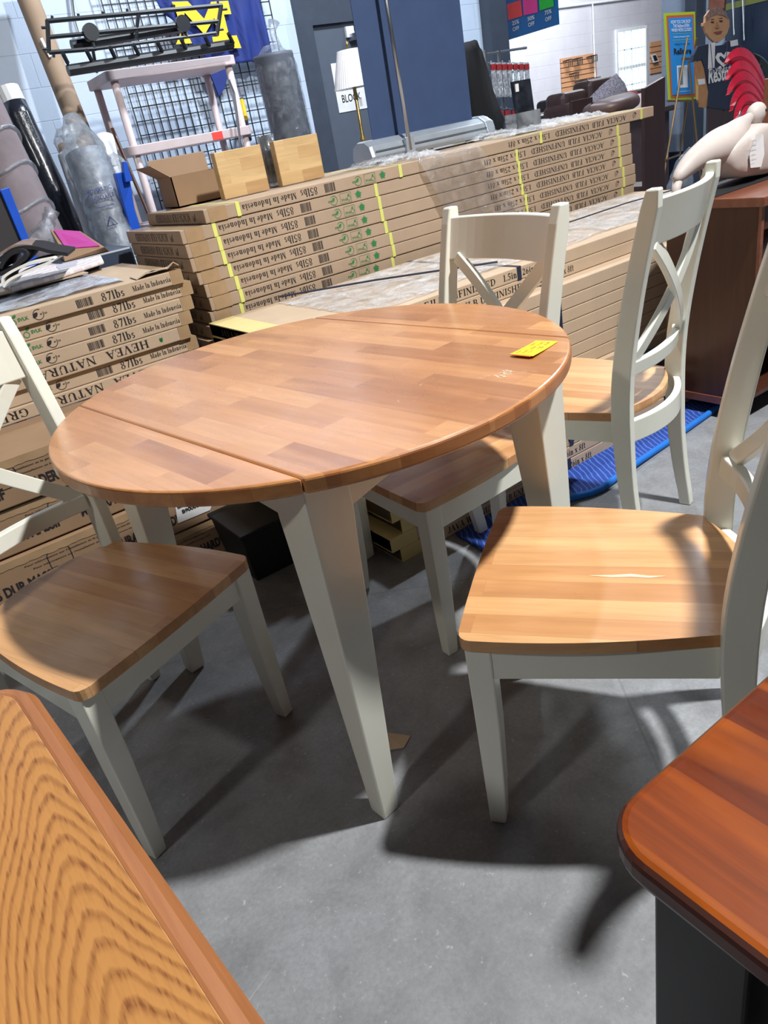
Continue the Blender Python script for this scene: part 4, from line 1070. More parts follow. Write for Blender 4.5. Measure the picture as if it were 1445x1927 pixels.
def blob(name, c, rad, mat, parent, rot=None, n=16, m_=10):
    vs = []; rings = []
    for j in range(m_ + 1):
        a = math.pi * j / m_; rings.append([Vector((math.sin(a) * math.cos(2 * math.pi * i / n) * rad[0], math.sin(a) * math.sin(2 * math.pi * i / n) * rad[1], -math.cos(a) * rad[2])) for i in range(n)])
    rings[0] = [v + Vector((1e-5 * math.cos(i), 1e-5 * math.sin(i), 0)) for i, v in enumerate(rings[0])]
    M3 = rot.to_matrix() if rot is not None else Matrix.Identity(3)
    return MB().loft([[Vector(c) + M3 @ v for v in r] for r in rings]).build(name, mat, parent, smooth=True)
from mathutils import Euler
x, z = S(1421, 214); blob('head', (x + .005, YC, z), (.045, .03, .036), M['pale'], cs, Euler((0, R(-14), 0)))
x, z = S(1427, 209); blob('eye', (x, YC - .026, z), (.006, .006, .006), M['black'], cs)
# body: broad bell below the neck with a leg either side of the hole
b0 = [S(1385, 250), S(1412, 228), S(1436, 235), S(1450, 262), S(1458, 300), S(1462, 345), S(1352, 346), S(1345, 322), S(1340, 300), S(1345, 278), S(1362, 262)]
vs = []
rings = []
cx_ = sum(p[0] for p in b0) / len(b0); cz_ = sum(p[1] for p in b0) / len(b0)
for dy, s in ((-.075, .80), (-.06, .93), (-.03, 1.0), (.03, 1.0), (.06, .93), (.075, .80)):
    rings.append([(cx_ + (p[0] - cx_) * s, YC + dy, max(base_z, cz_ + (p[1] - cz_) * s)) for p in b0])
MB().loft(rings).build('body', M['pale'], cs, smooth=True, sub=1)
x, z = S(1268, 343); MB().tube([(x, YC, base_z + .004), (x + .02, YC, z)], [.012, .016], 10).build('beak_tip', M['pale'], cs, smooth=True)
box('base_plate', S(1300, 345)[0], S(1462, 345)[0], YC - .09, YC + .09, DZ, DZ + .004, M['black'], cs, bevel=.002)
# crumpled price paper hung on the sculpture
p = [at(1422, 253, y=1.575), at(1436, 252, y=1.575), at(1438, 290, y=1.572), at(1432, 314, y=1.572), at(1412, 316, y=1.574), at(1410, 292, y=1.576)]
ppr = MB().add(p, [[0, 1, 2, 3, 4, 5]]).build('paper_tag', M['white'], None, solid=.0008); tag(ppr, 'crumpled white paper tag with small print hanging by the hutch', 'tag')
mb = MB()
for k in range(5): put_text(mb, 'product details', at(1414, 268 + k * 9, y=1.568), UX, UZ, .028, .005, 0)
mb.build('printed_lettering', M['ink'], ppr)

# red metal bird tail feathers
M['redmetal'] = plain('red_enamel', (176, 30, 56), .3, var=.15, coat=.4)
M['greenmetal'] = plain('dark_green_enamel', (30, 46, 44), .35, coat=.3)
rb = thing('metal_rooster', 'red and green metal rooster with arched tail feathers above the carved sculpture', 'ornament', (4.0, 2.3, .75))
YF = 2.3
DZR = .75
def feather(name, p0, p1, p2, w, mat, parent, y=YF):
    a, b_, c_ = [at(*q, y=y) for q in (p0, p1, p2)]
    L, Rr = [], []; n = 14; mb = MB()
    pts = []
    for i in range(n + 1):
        t = i / n; p = a * (1 - t) ** 2 + b_ * 2 * t * (1 - t) + c_ * t * t; pts.append(p)
    for i in range(n + 1):
        d = (pts[min(i + 1, n)] - pts[max(i - 1, 0)]).normalized(); nrm = Vector((-d.z, 0, d.x))
        ww = w * (math.sin(math.pi * min(1, .12 + .88 * i / n)) ** .6)
        L.append(pts[i] + nrm * ww + Vector((0, .008, 0))); Rr.append(pts[i] - nrm * ww + Vector((0, .008, 0)))
    for i in range(n):
        c0 = pts[i] - Vector((0, .006, 0)); c1 = pts[i + 1] - Vector((0, .006, 0))
        # barbs: alternating notches
        mb.add([L[i], L[i + 1] + (L[i + 1] - L[i]) * .3, c1, c0], [[0, 1, 2, 3]]); mb.add([c0, c1, Rr[i + 1] + (Rr[i + 1] - Rr[i]) * .3, Rr[i]], [[0, 1, 2, 3]])
    return mb.build(name, mat, parent, solid=.003)
for k, (p0, p1, p2, w) in enumerate((((1442, 172), (1405, 78), (1366, 118), .044), ((1440, 182), (1398, 98), (1368, 150), .040), ((1438, 190), (1400, 118), (1370, 178), .040),
                                    ((1436, 200), (1398, 140), (1376, 208), .036), ((1432, 205), (1396, 165), (1384, 232), .032), ((1425, 215), (1400, 190), (1396, 238), .02))):
    feather('tail_feather', p0, p1, p2, w, M['redmetal'], rb, YF - .012 * k)
feather('wing_feather', (1440, 200), (1470, 120), (1412, 100), .02, M['greenmetal'], rb, YF + .03)
feather('wing_feather', (1444, 215), (1425, 150), (1432, 120), .02, M['greenmetal'], rb, YF + .05)
q = at(1462, 238, y=YF + .03); blob('body', (q.x, YF + .03, q.z), (.09, .05, .07), M['greenmetal'], rb)
for dx in (-.02, .03): MB().tube([(q.x + dx, YF + .03, q.z - .05), (q.x + dx, YF + .03, DZR + .006)], .005, 8).build('leg', M['metal'], rb)
box('stand', q.x - .06, q.x + .07, YF - .02, YF + .09, DZR, DZR + .008, M['black'], rb)
o = thing('pedestal', 'dark pedestal behind the desk carrying the metal rooster', 'pedestal', (q.x, YF + .03, 0)); box('pedestal_body', q.x - .13, q.x + .13, YF - .1, YF + .16, 0, DZR - .03, M['black'], o, bevel=.004); box('pedestal_top', q.x - .15, q.x + .15, YF - .12, YF + .18, DZR - .03, DZR - .0005, M['black'], o, bevel=.004)

# ------------------------------------------------------------------ things by the passage: easel sign, cut-out figure, poster
M['brass'] = plain('brass_rod', (160, 128, 92), .35, metal=.8)
ez = thing('easel', 'brass-coloured folding easel holding the tall blue sign', 'easel', (6.6, 4.55, 0))
YE = 4.5
def E_(px, py, y=YE): return at(px, py, y=y)
def down(p, q):   # extend the rod p->q to the floor
    d = q - p; t = (0 - p.z) / d.z; return p + d * t
for nm, a, b_, y0, y1 in (('front_leg', (1293, 72), (1250, 325), YE, YE - .12), ('front_leg', (1296, 115), (1313, 285), YE, YE - .12), ('rear_leg', (1311, 72), (1279, 292), YE + .02, YE + .3)):
    p = at(*a, y=y0); q_ = at(*b_, y=y1); MB().tube([p, down(p, q_)], .009, 8).build(nm, M['brass'], ez)
MB().tube([E_(1283, 111), E_(1299, 110)], .01, 8).build('crossbar', M['brass'], ez)
MB().tube([at(1252, 301, y=4.38), at(1280, 291, y=4.46)], .008, 8).build('crossbar', M['brass'], ez)
MB().tube([E_(1255, 190, YE - .04), E_(1300, 189, YE - .04)], .009, 8).build('support_ledge', M['brass'], ez)
sg = thing('advert_sign', 'tall blue sign with lime and orange border on the brass easel', 'sign', tuple(E_(1284, 190)) , 0)
M['lime'] = plain('lime_border', (176, 196, 40), .5, var=.02); M['rust'] = plain('rust_border', (196, 92, 60), .5, var=.02); M['skyblue'] = plain('sign_blue', (40, 140, 214), .5, var=.02)
c_ = [at(1258, 189, y=YE + .02), at(1311, 186, y=YE + .02), at(1307, 22, y=YE + .07), at(1249, 25, y=YE + .07)]
def sgp(u, v, dy=0):
    p = c_[0].lerp(c_[1], u).lerp(c_[3].lerp(c_[2], u), v); return p + Vector((0, dy, 0))
def sheet(name, u0, u1, v0, v1, dy, mat, parent, solid=.002):
    return MB().quad(sgp(u0, v0, dy), sgp(u1, v0, dy), sgp(u1, v1, dy), sgp(u0, v1, dy)).build(name, mat, parent, solid=solid)
sheet('border', 0, 1, 0, 1, .0, M['lime'], sg, .008); sheet('inner_border', .06, .94, .03, .97, -.006, M['rust'], sg); sheet('panel', .11, .89, .06, .94, -.009, M['skyblue'], sg)
def sgt(nm, s, u, v, w, h, mat, bold=.02):
    o = sgp(u, v, -.013); ux = (sgp(u + .1, v) - sgp(u, v)).normalized(); uy = (sgp(u, v + .1) - sgp(u, v)).normalized()
    W0 = (sgp(1, 0) - sgp(0, 0)).length; H0 = (sgp(0, 1) - sgp(0, 0)).length
    mb = MB(); put_text(mb, s, o, ux, uy, w * W0, h * H0, bold); mb.build(nm, mat, sg)
for s, u, v, w, h in (('NOW YOU CAN SHOP', .17, .875, .66, .040), ('THE ReStore EVEN', .23, .83, .55, .040), ('WHEN WE\'RE CLOSED!', .17, .785, .68, .040), ('Online shopping 24/7', .23, .715, .55, .02)): sgt('printed_lettering', s, u, v, w, h, M['white'])
for v in (.76, .69):
    sheet('rule_line', .2, .82, v, v + .004, -.011, M['lime'], sg, .0005)
sgt('printed_lettering', 'Habitat for Humanity', .26, .635, .52, .02, M['ink']); sgt('printed_lettering', 'ReStore', .22, .53, .6, .07, M['ink'], .03)
sheet('phone_picture', .30, .66, .14, .40, -.011, M['white'], sg, .0005); sheet('phone_picture_screen', .34, .48, .18, .38, -.013, plain('grey_print', (120, 140, 160), .6), sg, .0005)
sgt('printed_lettering', 'www.shoprestore.org', .22, .09, .5, .014, M['white'])

# cut-out figure in a t-shirt
M['ply'] = plain('plywood_skin', (178, 132, 92), .6, var=.12, vscale=10); M['tan'] = plain('painted_face', (196, 150, 112), .6, var=.1, vscale=16)
M['shirt'] = plain('navy_shirt', (44, 54, 76), .85, bumps=.15); M['trouser'] = plain('brown_trouser_paint', (66, 56, 60), .7)
cf = thing('cutout_figure', 'plywood cut-out person in a navy I love ReStore t-shirt beside the easel', 'cutout figure', (5.2, 3.6, 0))
YP = 3.45
def poly(name, pts, y, th, mat, parent, **k):
    P = [at(a, b_, y=y) for a, b_ in pts]
    return MB().hexa([p for p in P], [p + Vector((0, th, 0)) for p in P]).build(name, mat, parent, **k)
def oval(cx__, cy__, rx, ry, n=20, tilt=0):
    return [(cx__ + rx * math.cos(2 * math.pi * i / n) * math.cos(tilt) - ry * math.sin(2 * math.pi * i / n) * math.sin(tilt), cy__ + ry * math.sin(2 * math.pi * i / n) * math.cos(tilt) + rx * math.cos(2 * math.pi * i / n) * math.sin(tilt)) for i in range(n)]
hd = [(1350, 14), (1360, 18), (1368, 28), (1373, 38), (1373, 50), (1369, 62), (1362, 73), (1352, 80), (1344, 79), (1336, 72), (1329, 62), (1326, 52), (1323, 49), (1323, 43), (1327, 42), (1328, 30), (1336, 19)]
poly('head', hd, YP - .01, .018, M['tan'], cf, bevel=.003)
hair = [(1350, 13), (1360, 17), (1368, 27), (1371, 36), (1362, 30), (1350, 27), (1338, 31), (1330, 40), (1328, 30), (1336, 18)]
poly('hair', hair, YP - .014, .005, plain('painted_hair', (150, 122, 112), .7, var=.3, vscale=60), cf)
for px_ in (1341, 1357): poly('eye', oval(px_, 41.5 - (px_ - 1341) * .12, 3.2, 1.6), YP - .0135, .003, M['ink2'], cf)
for px_ in (1341, 1357): poly('eyebrow', [(px_ - 4, 37 - (px_ - 1341) * .12), (px_, 35.4 - (px_ - 1341) * .12), (px_ + 4, 36.4 - (px_ - 1341) * .12), (px_, 36.6 - (px_ - 1341) * .12)], YP - .0135, .003, M['ink2'], cf)
poly('nose', [(1348, 42), (1350, 42), (1354, 52), (1350, 54), (1346, 52)], YP - .016, .006, M['ply'], cf)
poly('mouth', [(1343, 61), (1350, 59), (1360, 58), (1357, 63), (1350, 65)], YP - .0135, .003, plain('painted_lips', (136, 80, 70), .6), cf)
sh = [(1337, 82), (1348, 86), (1362, 84), (1369, 76), (1384, 80), (1400, 88), (1412, 108), (1400, 122), (1396, 118), (1397, 190), (1390, 205), (1366, 207), (1335, 203), (1331, 200), (1335, 160), (1322, 112), (1303, 117), (1305, 104), (1314, 86)]
poly('t_shirt', sh, YP - .004, .022, M['shirt'], cf, bevel=.004)
arm = [(1311, 116), (1319, 113), (1325, 130), (1330, 160), (1335, 188), (1334, 196), (1328, 201), (1318, 198), (1313, 188), (1314, 160), (1311, 135)]
poly('arm', arm, YP + .002, .014, M['ply'], cf, bevel=.002)
for k in range(4): poly('finger', [(1317 + 4.4 * k, 194), (1320.5 + 4.4 * k, 194), (1320.3 + 4.2 * k, 203 - abs(k - 1.6) * 1.2), (1317.4 + 4.2 * k, 203 - abs(k - 1.6) * 1.2)], YP + .001, .012, M['ply'], cf)
poly('thumb', [(1333, 180), (1337, 186), (1336, 193), (1332, 190)], YP + .001, .012, M['ply'], cf)
pl_ = at(1332, 203, y=YP); pr_ = at(1390, 205, y=YP); mid = (pl_ + pr_) / 2
for x0, x1 in ((pl_.x + .01, mid.x - .012), (mid.x + .012, pr_.x - .01)): box('trouser_leg', x0, x1, YP, YP + .018, .06, pl_.z + .01, M['trouser'], cf)
box('foot_board', pl_.x - .03, pr_.x + .03, YP - .12, YP + .12, 0, .06, M['trouser'], cf)
poly('size_sticker', [(1374, 77), (1388, 74), (1389, 85), (1375, 88)], YP - .0055, .001, M['white'], cf); poly('price_sticker', [(1313, 149), (1326, 148), (1327, 158), (1315, 160)], YP - .0005, .002, M['white'], cf)
ux = (at(1400, 140, y=YP) - at(1330, 152, y=YP)); ux = Vector((1, 0, 0))
def ft(s, px_, py_, w, h, b_=.02):
    mb = MB(); put_text(mb, s, at(px_, py_, y=YP - .0055), UX, UZ, w, h, b_); mb.build('printed_lettering', M['white'], cf)
kx = (at(1365, 140, y=YP).x - at(1335, 140, y=YP).x) / 30.0
ft('I', 1332, 130, 12 * kx, 24 * kx, .03); ft('the Visit for the', 1335, 140, 44 * kx, 5 * kx); ft('ReStore', 1333, 158, 52 * kx, 15 * kx, .03)
hrt = [(1361, 126), (1350, 116), (1346, 108), (1350, 100), (1357, 99), (1362, 104), (1366, 97), (1374, 98), (1377, 106), (1372, 117)]
hin = [(1361, 119), (1355, 113), (1353, 108), (1356, 105), (1360, 108), (1363, 111), (1367, 105), (1371, 107), (1368, 113)]
poly('heart_emblem', hrt, YP - .0058, .0008, M['white'], cf); poly('heart_emblem_centre', hin, YP - .0066, .0008, M['shirt'], cf)
for s_, a in ((-1, (1337, 82)), (1, (1368, 76))):
    P = [at(a[0] + (4 if s_ < 0 else -2) * i / 12 * 1.2, a[1] + 55 * i / 12, y=YP - .010) for i in range(13)]
    MB().tube(P, .0022, 6).build('bead_string', plain('purple_beads', (96, 80, 130), .3), cf)

# dark glossy poster board with hanging beads, right wall
pb_ = thing('poster_board', 'large dark navy glossy poster board on the wall behind the cut-out figure', 'poster', (7.4, 3.5, .9))
a = at(1361, 60, x=7.40); b_ = at(1460, 60, x=7.40)
M['gloss'] = plain('glossy_navy', (30, 42, 60), .12, var=.3, vscale=2, coat=.5)
box('poster_face', 7.43, 7.46, b_.y - .3, a.y, at(1400, 150, x=7.4).z, 2.6, M['gloss'], pb_); zt = at(1400, 6, x=7.4).z
box('yellow_band', 7.426, 7.43, b_.y - .3, a.y, zt - .02, zt + .03, plain('olive_band', (110, 116, 60), .3), pb_)
box('board_frame', 7.415, 7.47, b_.y - .3, a.y, at(1400, 150, x=7.4).z - .06, at(1400, 150, x=7.4).z, M['black'], pb_, bevel=.004)
box('mounting_strip', 7.46, 7.499, b_.y - .3, a.y, at(1400, 150, x=7.4).z, 2.6, M['black'], pb_)
for k, (px_, zb_) in enumerate(((1378, 64), (1397, 74))):
    p = at(px_, -4, x=7.36); q_ = at(px_ + 3, zb_, x=7.36)
    n_b = 22; mb = MB()
    mb.tube([p + Vector((0, 0, .5)), q_], .003, 5)
    o = mb.build('bead_strand', M['metal']); tag(o, ('pale bead strand hanging before the poster, left one' if k == 0 else 'pale bead strand hanging before the poster, right one'), 'beads', 'bead strands')
    for i in range(n_b):
        c = p.lerp(q_, i / (n_b - 1)); blob('bead', c, (.006, .006, .012), M['white'], o, n=6, m_=4)
o = box('wood_plank', 7.455, 7.495, at(1362, 10, x=7.45).y, at(1333, 10, x=7.45).y, at(1340, 21, x=7.45).z, at(1340, 21, x=7.45).z + .7, M['desktop']); tag(o, 'short brown wooden board hung on the wall above the cut-out figure', 'board')

# clear bag behind the easel foot
def bag(name, label, pts, rads, seed=1, mat='film2', sub=1, cat='plastic bag'):
    rn = random.Random(seed); n = 22; P = [Vector(p) for p in pts]; rings = []
    K = 26
    for j in range(K + 1):
        t = j / K * (len(P) - 1); i = min(int(t), len(P) - 2); f_ = t - i
        c = P[i].lerp(P[i + 1], f_); r = rads[i] + (rads[i + 1] - rads[i]) * f_
        d = (P[i + 1] - P[i]).normalized(); u = d.cross(UY).normalized(); w = d.cross(u)
        rings.append([c + (u * math.cos(2 * math.pi * k / n) + w * math.sin(2 * math.pi * k / n)) * r * (1 + .10 * math.sin(k * 2.9 + j * .35 + seed) * abs(math.sin(k * 1.3)) + rn.uniform(-.05, .05)) for k in range(n)])
    o = MB().loft(rings).build(name, M[mat], None, smooth=True)
    return tag(o, label, cat)
bag('plastic_bag', 'clear plastic bag standing behind the foot of the easel', [Vector((at(1275, 350, y=3.9).x, 3.9, 0)), at(1280, 350, y=3.9), at(1284, 310, y=3.9), at(1298, 278, y=3.9)], [.12, .10, .06, .01], 5)

# dark headboard past the end of the tall stack
hb_ = thing('bookcase', 'dark brown bookcase side with a sloping top past the end of the tall stack', 'bookcase', (4.3, 3.0, 0))
YB = 3.42
p = [at(1213, 166, y=YB), at(1242, 147, y=YB), at(1252, 147, y=YB)]
x0, x1 = p[0].x, p[2].x
MB().hexa([(x0, YB, 0), (x1, YB, 0), (x1, YB + .03, 0), (x0, YB + .03, 0)], [(x0, YB, p[0].z), (x1, YB, p[2].z + .01), (x1, YB + .03, p[2].z + .01), (x0, YB + .03, p[0].z)]).build('side_panel', M['darkwood'], hb_, bevel=.004)
box('shelf', x0, x1, YB + .03, YB + .6, .5, .53, M['darkwood'], hb_); box('side_panel', x0, x1, YB + .6, YB + .63, 0, p[0].z, M['darkwood'], hb_)

# ------------------------------------------------------------------ far room: sofas, cushions, slat panels, blue sign
M['sofa'] = plain('brown_leather', (76, 58, 58), .45, var=.15); M['sofadark'] = plain('near_black_leather', (44, 36, 44), .45)
YS = 5.6
sf = thing('sofa', 'brown leather sofa with rounded back in the room beyond the tall stack', 'sofa', (6.8, YS + .4, 0))
def seatbox(name, x0, x1, y0, y1, z0, z1, mat, par, r=.06): return box(name, x0, x1, y0, y1, z0, z1, mat, par, bevel=r, seg=4, smooth=False)
xa, xb = at(1145, 175, y=YS).x, at(1250, 160, y=YS).x; zt = at(1195, 158, y=YS).z
seatbox('seat_base', xa, xb, YS, YS + .9, .12, .62, M['sofa'], sf)
seatbox('back_cushion', xa + .02, (xa + xb) / 2 - .01, YS + .62, YS + .9, .55, zt + .05, M['sofa'], sf); seatbox('back_cushion', (xa + xb) / 2 + .01, xb, YS + .62, YS + .9, .55, zt + .12, M['sofa'], sf)
seatbox('arm', xa - .05, xa + .18, YS - .02, YS + .88, .12, zt - .06, M['sofa'], sf); seatbox('arm', xb - .05, xb + .2, YS - .02, YS + .88, .12, zt - .06, M['sofa'], sf)
for x in (xa + .05, xb - .1): MB().lathe((x, YS + .1, 0), ((.025, 0), (.035, .13))).build('foot', M['black'], sf)
sf2 = thing('sofa', 'near-black low sofa behind the cushions, left of the brown sofa', 'sofa', (6.2, YS + 1.2, 0))
y2 = 6.9; xa2, xb2 = at(1092, 195, y=y2).x, at(1142, 180, y=y2).x; zt2 = at(1118, 176, y=y2).z
seatbox('seat_base', xa2 - .8, xb2 + .3, y2, y2 + .9, 0, .55, M['sofadark'], sf2); seatbox('back_cushion', xa2 + .1, xb2 + .3, y2 + .5, y2 + .85, .5, zt2 + .03, M['sofadark'], sf2); seatbox('arm', xa2 - .85, xa2 + .1, y2, y2 + .85, 0, zt2 - .1, M['sofadark'], sf2)
def cushion(label, px_, py_, y, w, h, d, mat, rot, zoff=0):
    c = at(px_, py_, y=y); n = 12; rings = []
    M3 = Euler(rot).to_matrix()
    vs = []; fs = []
    def pt(u, v, s):
        e = (1 - abs(u) ** 3) * (1 - abs(v) ** 3)
        k = 1 - .10 * (1 - abs(abs(u) - abs(v))) * max(abs(u), abs(v))
        return c + M3 @ Vector((u * w / 2 * k, s * d / 2 * e ** .6, v * h / 2 * k))
    N_ = 10
    for s in (-1, 1):
        b_ = len(vs)
        for j in range(N_ + 1):
            for i in range(N_ + 1): vs.append(pt(-1 + 2 * i / N_, -1 + 2 * j / N_, s))
        for j in range(N_):
            for i in range(N_): fs.append([b_ + j * (N_ + 1) + i, b_ + j * (N_ + 1) + i + 1, b_ + (j + 1) * (N_ + 1) + i + 1, b_ + (j + 1) * (N_ + 1) + i])
    o = MB().add(vs, fs).build('cushion', mat, None, smooth=True)
    return tag(o, label, 'cushion', 'cushions lying beyond the tall stack')
M['pattern'] = plain('speckled_grey_fabric', (130, 124, 136), .8, var=.5, vscale=70)
zS = 21 * TA
cushion('brown flat cushion lying at the far end of the tall stack', 1150, 200, 3.06, .36, .10, .26, M['sofa'], (R(0), R(-3), 0))
cushion('speckled grey cushion leaning against the brown sofa', 1145, 183, 5.35, .52, .26, .14, M['pattern'], (R(-20), R(-22), 0))
cushion('small crimson cushion between the brown sofa and flat cushion', 1182, 192, 5.3, .34, .2, .16, plain('crimson_fabric', (150, 38, 60), .8), (R(-30), 0, 0))
cushion('folded pale pink cushion beside the bookcase side', 1206, 198, 5.2, .36, .2, .2, plain('pale_pink_fabric', (214, 190, 186), .85), (R(-60), 0, 0))
cushion('blue white checked cushion left of the speckled one', 1121, 187, 6.5, .3, .34, .14, plain('blue_check', (130, 160, 200), .8, var=.5, vscale=20), (R(-15), R(20), 0))
# riser that carries the leaning cushions
rs = thing('display_riser', 'low brown display riser carrying cushions in front of the sofa', 'riser', (6.2, 5.3, 0))
zr = at(1160, 205, y=5.3).z
box('riser_top', at(1110, 200, y=5.2).x, at(1240, 200, y=5.2).x, 5.02, 5.55, zr - .11, zr - .06, M['sofa'], rs, bevel=.01); box('riser_body', at(1120, 200, y=5.2).x, at(1236, 200, y=5.2).x, 5.06, 5.52, 0, zr - .11, M['sofa'], rs)
zr2 = at(1121, 200, y=6.5).z
def slatwall(label, pa, pb, y, n, brackets):
    a = at(*pa, y=y); b_ = at(*pb, y=y); x0, x1, z1, z0 = a.x, b_.x, max(a.z, b_.z), min(a.z, b_.z)
    t = thing('slat_panel', label, 'slat panel', ((x0 + x1) / 2, y, z0), 0, 'wooden slat panels on the far wall')
    box('backing', x0, x1, y - .008, y - .002, z0, z1, plain('slat_groove', (60, 36, 24), .6), t)
    h = (z1 - z0) / n
    for i in range(n): box('slat', x0, x1, y - .024, y - .008, z0 + h * i + .012, z0 + h * (i + 1), M['slat'], t)
    for (u, r, c, k) in brackets:
        for i in range(k):
            X = x0 + (x1 - x0) * (u + .045 * i); Z = z0 + h * r
            MB().tube([(X, y - .024, Z + .03), (X, y - .16, Z + .04), (X, y - .16, Z - .07)], .010, 5).build('bracket', M[c], t)
    return t
M['slat'] = straight_wood('slat_wood', [(206, 150, 112), (222, 168, 128)], 0, .4)
slatwall('wooden slat panel with black brackets on the far wall, left of the window', (1053, 111), (1122, 163), 11, 7, ((.06, 6, 'black', 3), (.3, 6, 'black', 4), (.72, 6, 'black', 4), (.22, 3.2, 'black', 3), (.36, 1.4, 'black', 5), (.62, 1.4, 'metal', 8)))
slatwall('wooden slat panel with a small picture frame, right of the window', (1222, 80), (1262, 133), 11, 6, ())
o = thing('picture_frame', 'small white picture frame tilted on the right slat panel', 'frame', tuple(at(1232, 112, y=10.9)))
P = [at(1226, 103, y=10.92), at(1234, 101, y=10.92), at(1240, 115, y=10.92), at(1231, 118, y=10.92)]
MB().hexa(P, [p + Vector((0, .03, 0)) for p in P]).build('frame_border', M['white'], o)
cc = sum(P, Vector()) / 4; MB().hexa([cc + (p - cc) * .7 - Vector((0, .004, 0)) for p in P], [cc + (p - cc) * .7 for p in P]).build('picture', M['black'], o)

# blue discount sign hanging in the passage
M['signblue'] = plain('discount_blue', (16, 104, 172), .4, var=.02)
hs = thing('hanging_sign', 'blue hanging discount sign with four coloured squares above the passage', 'sign', tuple(at(995, 60, y=7.0)))
c0 = at(941, 80, y=7.9); c1 = at(1050, 46, z=c0.z)
dv = (c1 - c0); Lh = dv.length; ux = dv.normalized()
nr = Vector((-ux.y, ux.x, 0)); nr = nr if nr.dot(CAM - c0) > 0 else -nr
MB().hexa([c0, c1, c1 - nr * .02, c0 - nr * .02], [p_ + UZ * 1.0 for p_ in (c0, c1, c1 - nr * .02, c0 - nr * .02)]).build('sign_board', M['signblue'], hs)
def hp(px_, py_, off=.006):   # point on the sign plane seen at a pixel
    v = Vector((px_ - 722.5, py_ - 963.5, FPX)); d = Vector([sum(RW[r][i] * v[i] for i in range(3)) for r in range(3)])
    t = (c0 + nr * off - CAM).dot(nr) / d.dot(nr); return CAM + d * t
for nm, rgb, q in (('orange_square', (230, 150, 50), ((934, 17), (949, 11), (953, 41), (937, 45))), ('red_square', (244, 70, 70), ((954, 8), (980, 0), (983, 30), (957, 38))), ('pink_square', (240, 60, 150), ((984, -6), (1010, -12), (1012, 23), (986, 29))), ('green_square', (30, 200, 60), ((1014, -12), (1040, -18), (1042, 12), (1016, 20)))):
    P = [hp(*p_) for p_ in q]; MB().hexa(P, [p_ + nr * .004 for p_ in P]).build(nm, plain(nm, rgb, .3), hs)
for s, px_, py_, w in (('25%', 964, 48, 13), ('OFF', 965, 59.5, 12), ('50%', 993, 40, 13), ('OFF', 994, 51, 12), ('75%', 1025, 28.5, 13), ('OFF', 1026, 41, 12), ('ICE', 938, 54, 8), ('AS', 939, 62, 6), ('KED', 940, 70.5, 10)):
    o_ = hp(px_, py_, .008); w_ = (hp(px_ + w, py_, .008) - o_).length
    mb = MB(); put_text(mb, s, o_, ux, UZ, w_, (hp(px_, py_, .008) - hp(px_ - 1, py_ - 7.5, .008)).length, .02); mb.build('printed_lettering', M['white'], hs)

# ------------------------------------------------------------------ chrome rack with packets, dark coat, brochure stand
ck = thing('chrome_rack', 'chrome rack holding hanging packets in the passage behind the tall stack', 'rack', (4.7, 4.6, 0))
YR = 4.55
ra, rb_ = at(912, 92, y=YR), at(936, 98, y=YR)
for px_, dy in ((912, 0), (918, .06), (938, .0)):
    p = at(px_, 94, y=YR); MB().tube([(p.x, YR + dy, 0), (p.x, YR + dy, p.z)], .014, 8).build('post', M['metal'], ck)
p = at(912, 102, y=YR); q_ = at(1000, 100, y=YR)
for z in (p.z, p.z - .14, p.z - .28, .35): MB().tube([(p.x, YR, z), (p.x + .42, YR, z)], .009, 8).build('crossbar', M['metal'], ck)
MB().tube([(p.x + .42, YR, 0), (p.x + .42, YR, p.z - .28)], .012, 8).build('post', M['metal'], ck)
M['packet'] = film('blister_plastic', (200, 205, 215), .8, .1, 30, .8); M['packred'] = plain('packet_red', (150, 40, 44), .5); M['packblue'] = plain('packet_navy', (34, 44, 66), .4)
rn = random.Random(4); k = 0
for row, (py_, h) in enumerate(((118, .22), (205, .20))):
    for i in range(7 if row == 0 else 6):
        px_ = 926 + i * (10.5 if row == 0 else 13); c = at(px_, py_, y=YR - .05 - .015 * (i % 2)); 
        t = thing('hanging_packet', '', 'packet', (c.x, c.y, c.z), 0, 'packets hanging on the chrome rack')
        t['label'] = ('clear packet with red header on the upper bar of the chrome rack' if row == 0 else 'dark blue packet on the lower bar of the chrome rack')
        w = .042; MB().box(c.x - w / 2, c.x + w / 2, c.y - .012, c.y, c.z - h, c.z).build('pouch', M['packet'] if row == 0 else M['packblue'], t, bevel=.003)
        MB().box(c.x - w / 2, c.x + w / 2, c.y - .014, c.y + .001, c.z - .045, c.z - .01).build('header_card', M['packred'], t)
        MB().tube([(c.x, c.y + .01, c.z), (c.x, YR + .01, c.z + .012), (c.x, YR + .0, c.z + .02)], .003, 5).build('hook', M['metal'], t)
# dark coat over something behind the banner
M['coat'] = plain('black_cloth', (26, 28, 34), .9, bumps=.2)
ct_ = thing('draped_coat', 'black coat draped over a stand right of the navy banner', 'coat', (3.75, 3.7, 0))
YK = 3.75
rings = []
for (pl, pr) in (((870, 80), (876, 84)), ((866, 100), (893, 98)), ((868, 140), (907, 140)), ((872, 175), (918, 178)), ((878, 205), (930, 208)), ((884, 232), (940, 232)), ((886, 250), (935, 250)), ((884, 300), (925, 300))):
    a = at(*pl, y=YK); b_ = at(*pr, y=YK); c = (a + b_) / 2; rx = (b_ - a).length / 2
    rings.append([c + Vector((rx * math.cos(t_ * math.pi / 8), .10 * math.sin(t_ * math.pi / 8) * (1 + .2 * math.sin(t_ * 2.3)), .004 * math.sin(t_ * 3))) for t_ in range(16)])
MB().loft(rings).build('coat_cloth', M['coat'], ct_, smooth=True)
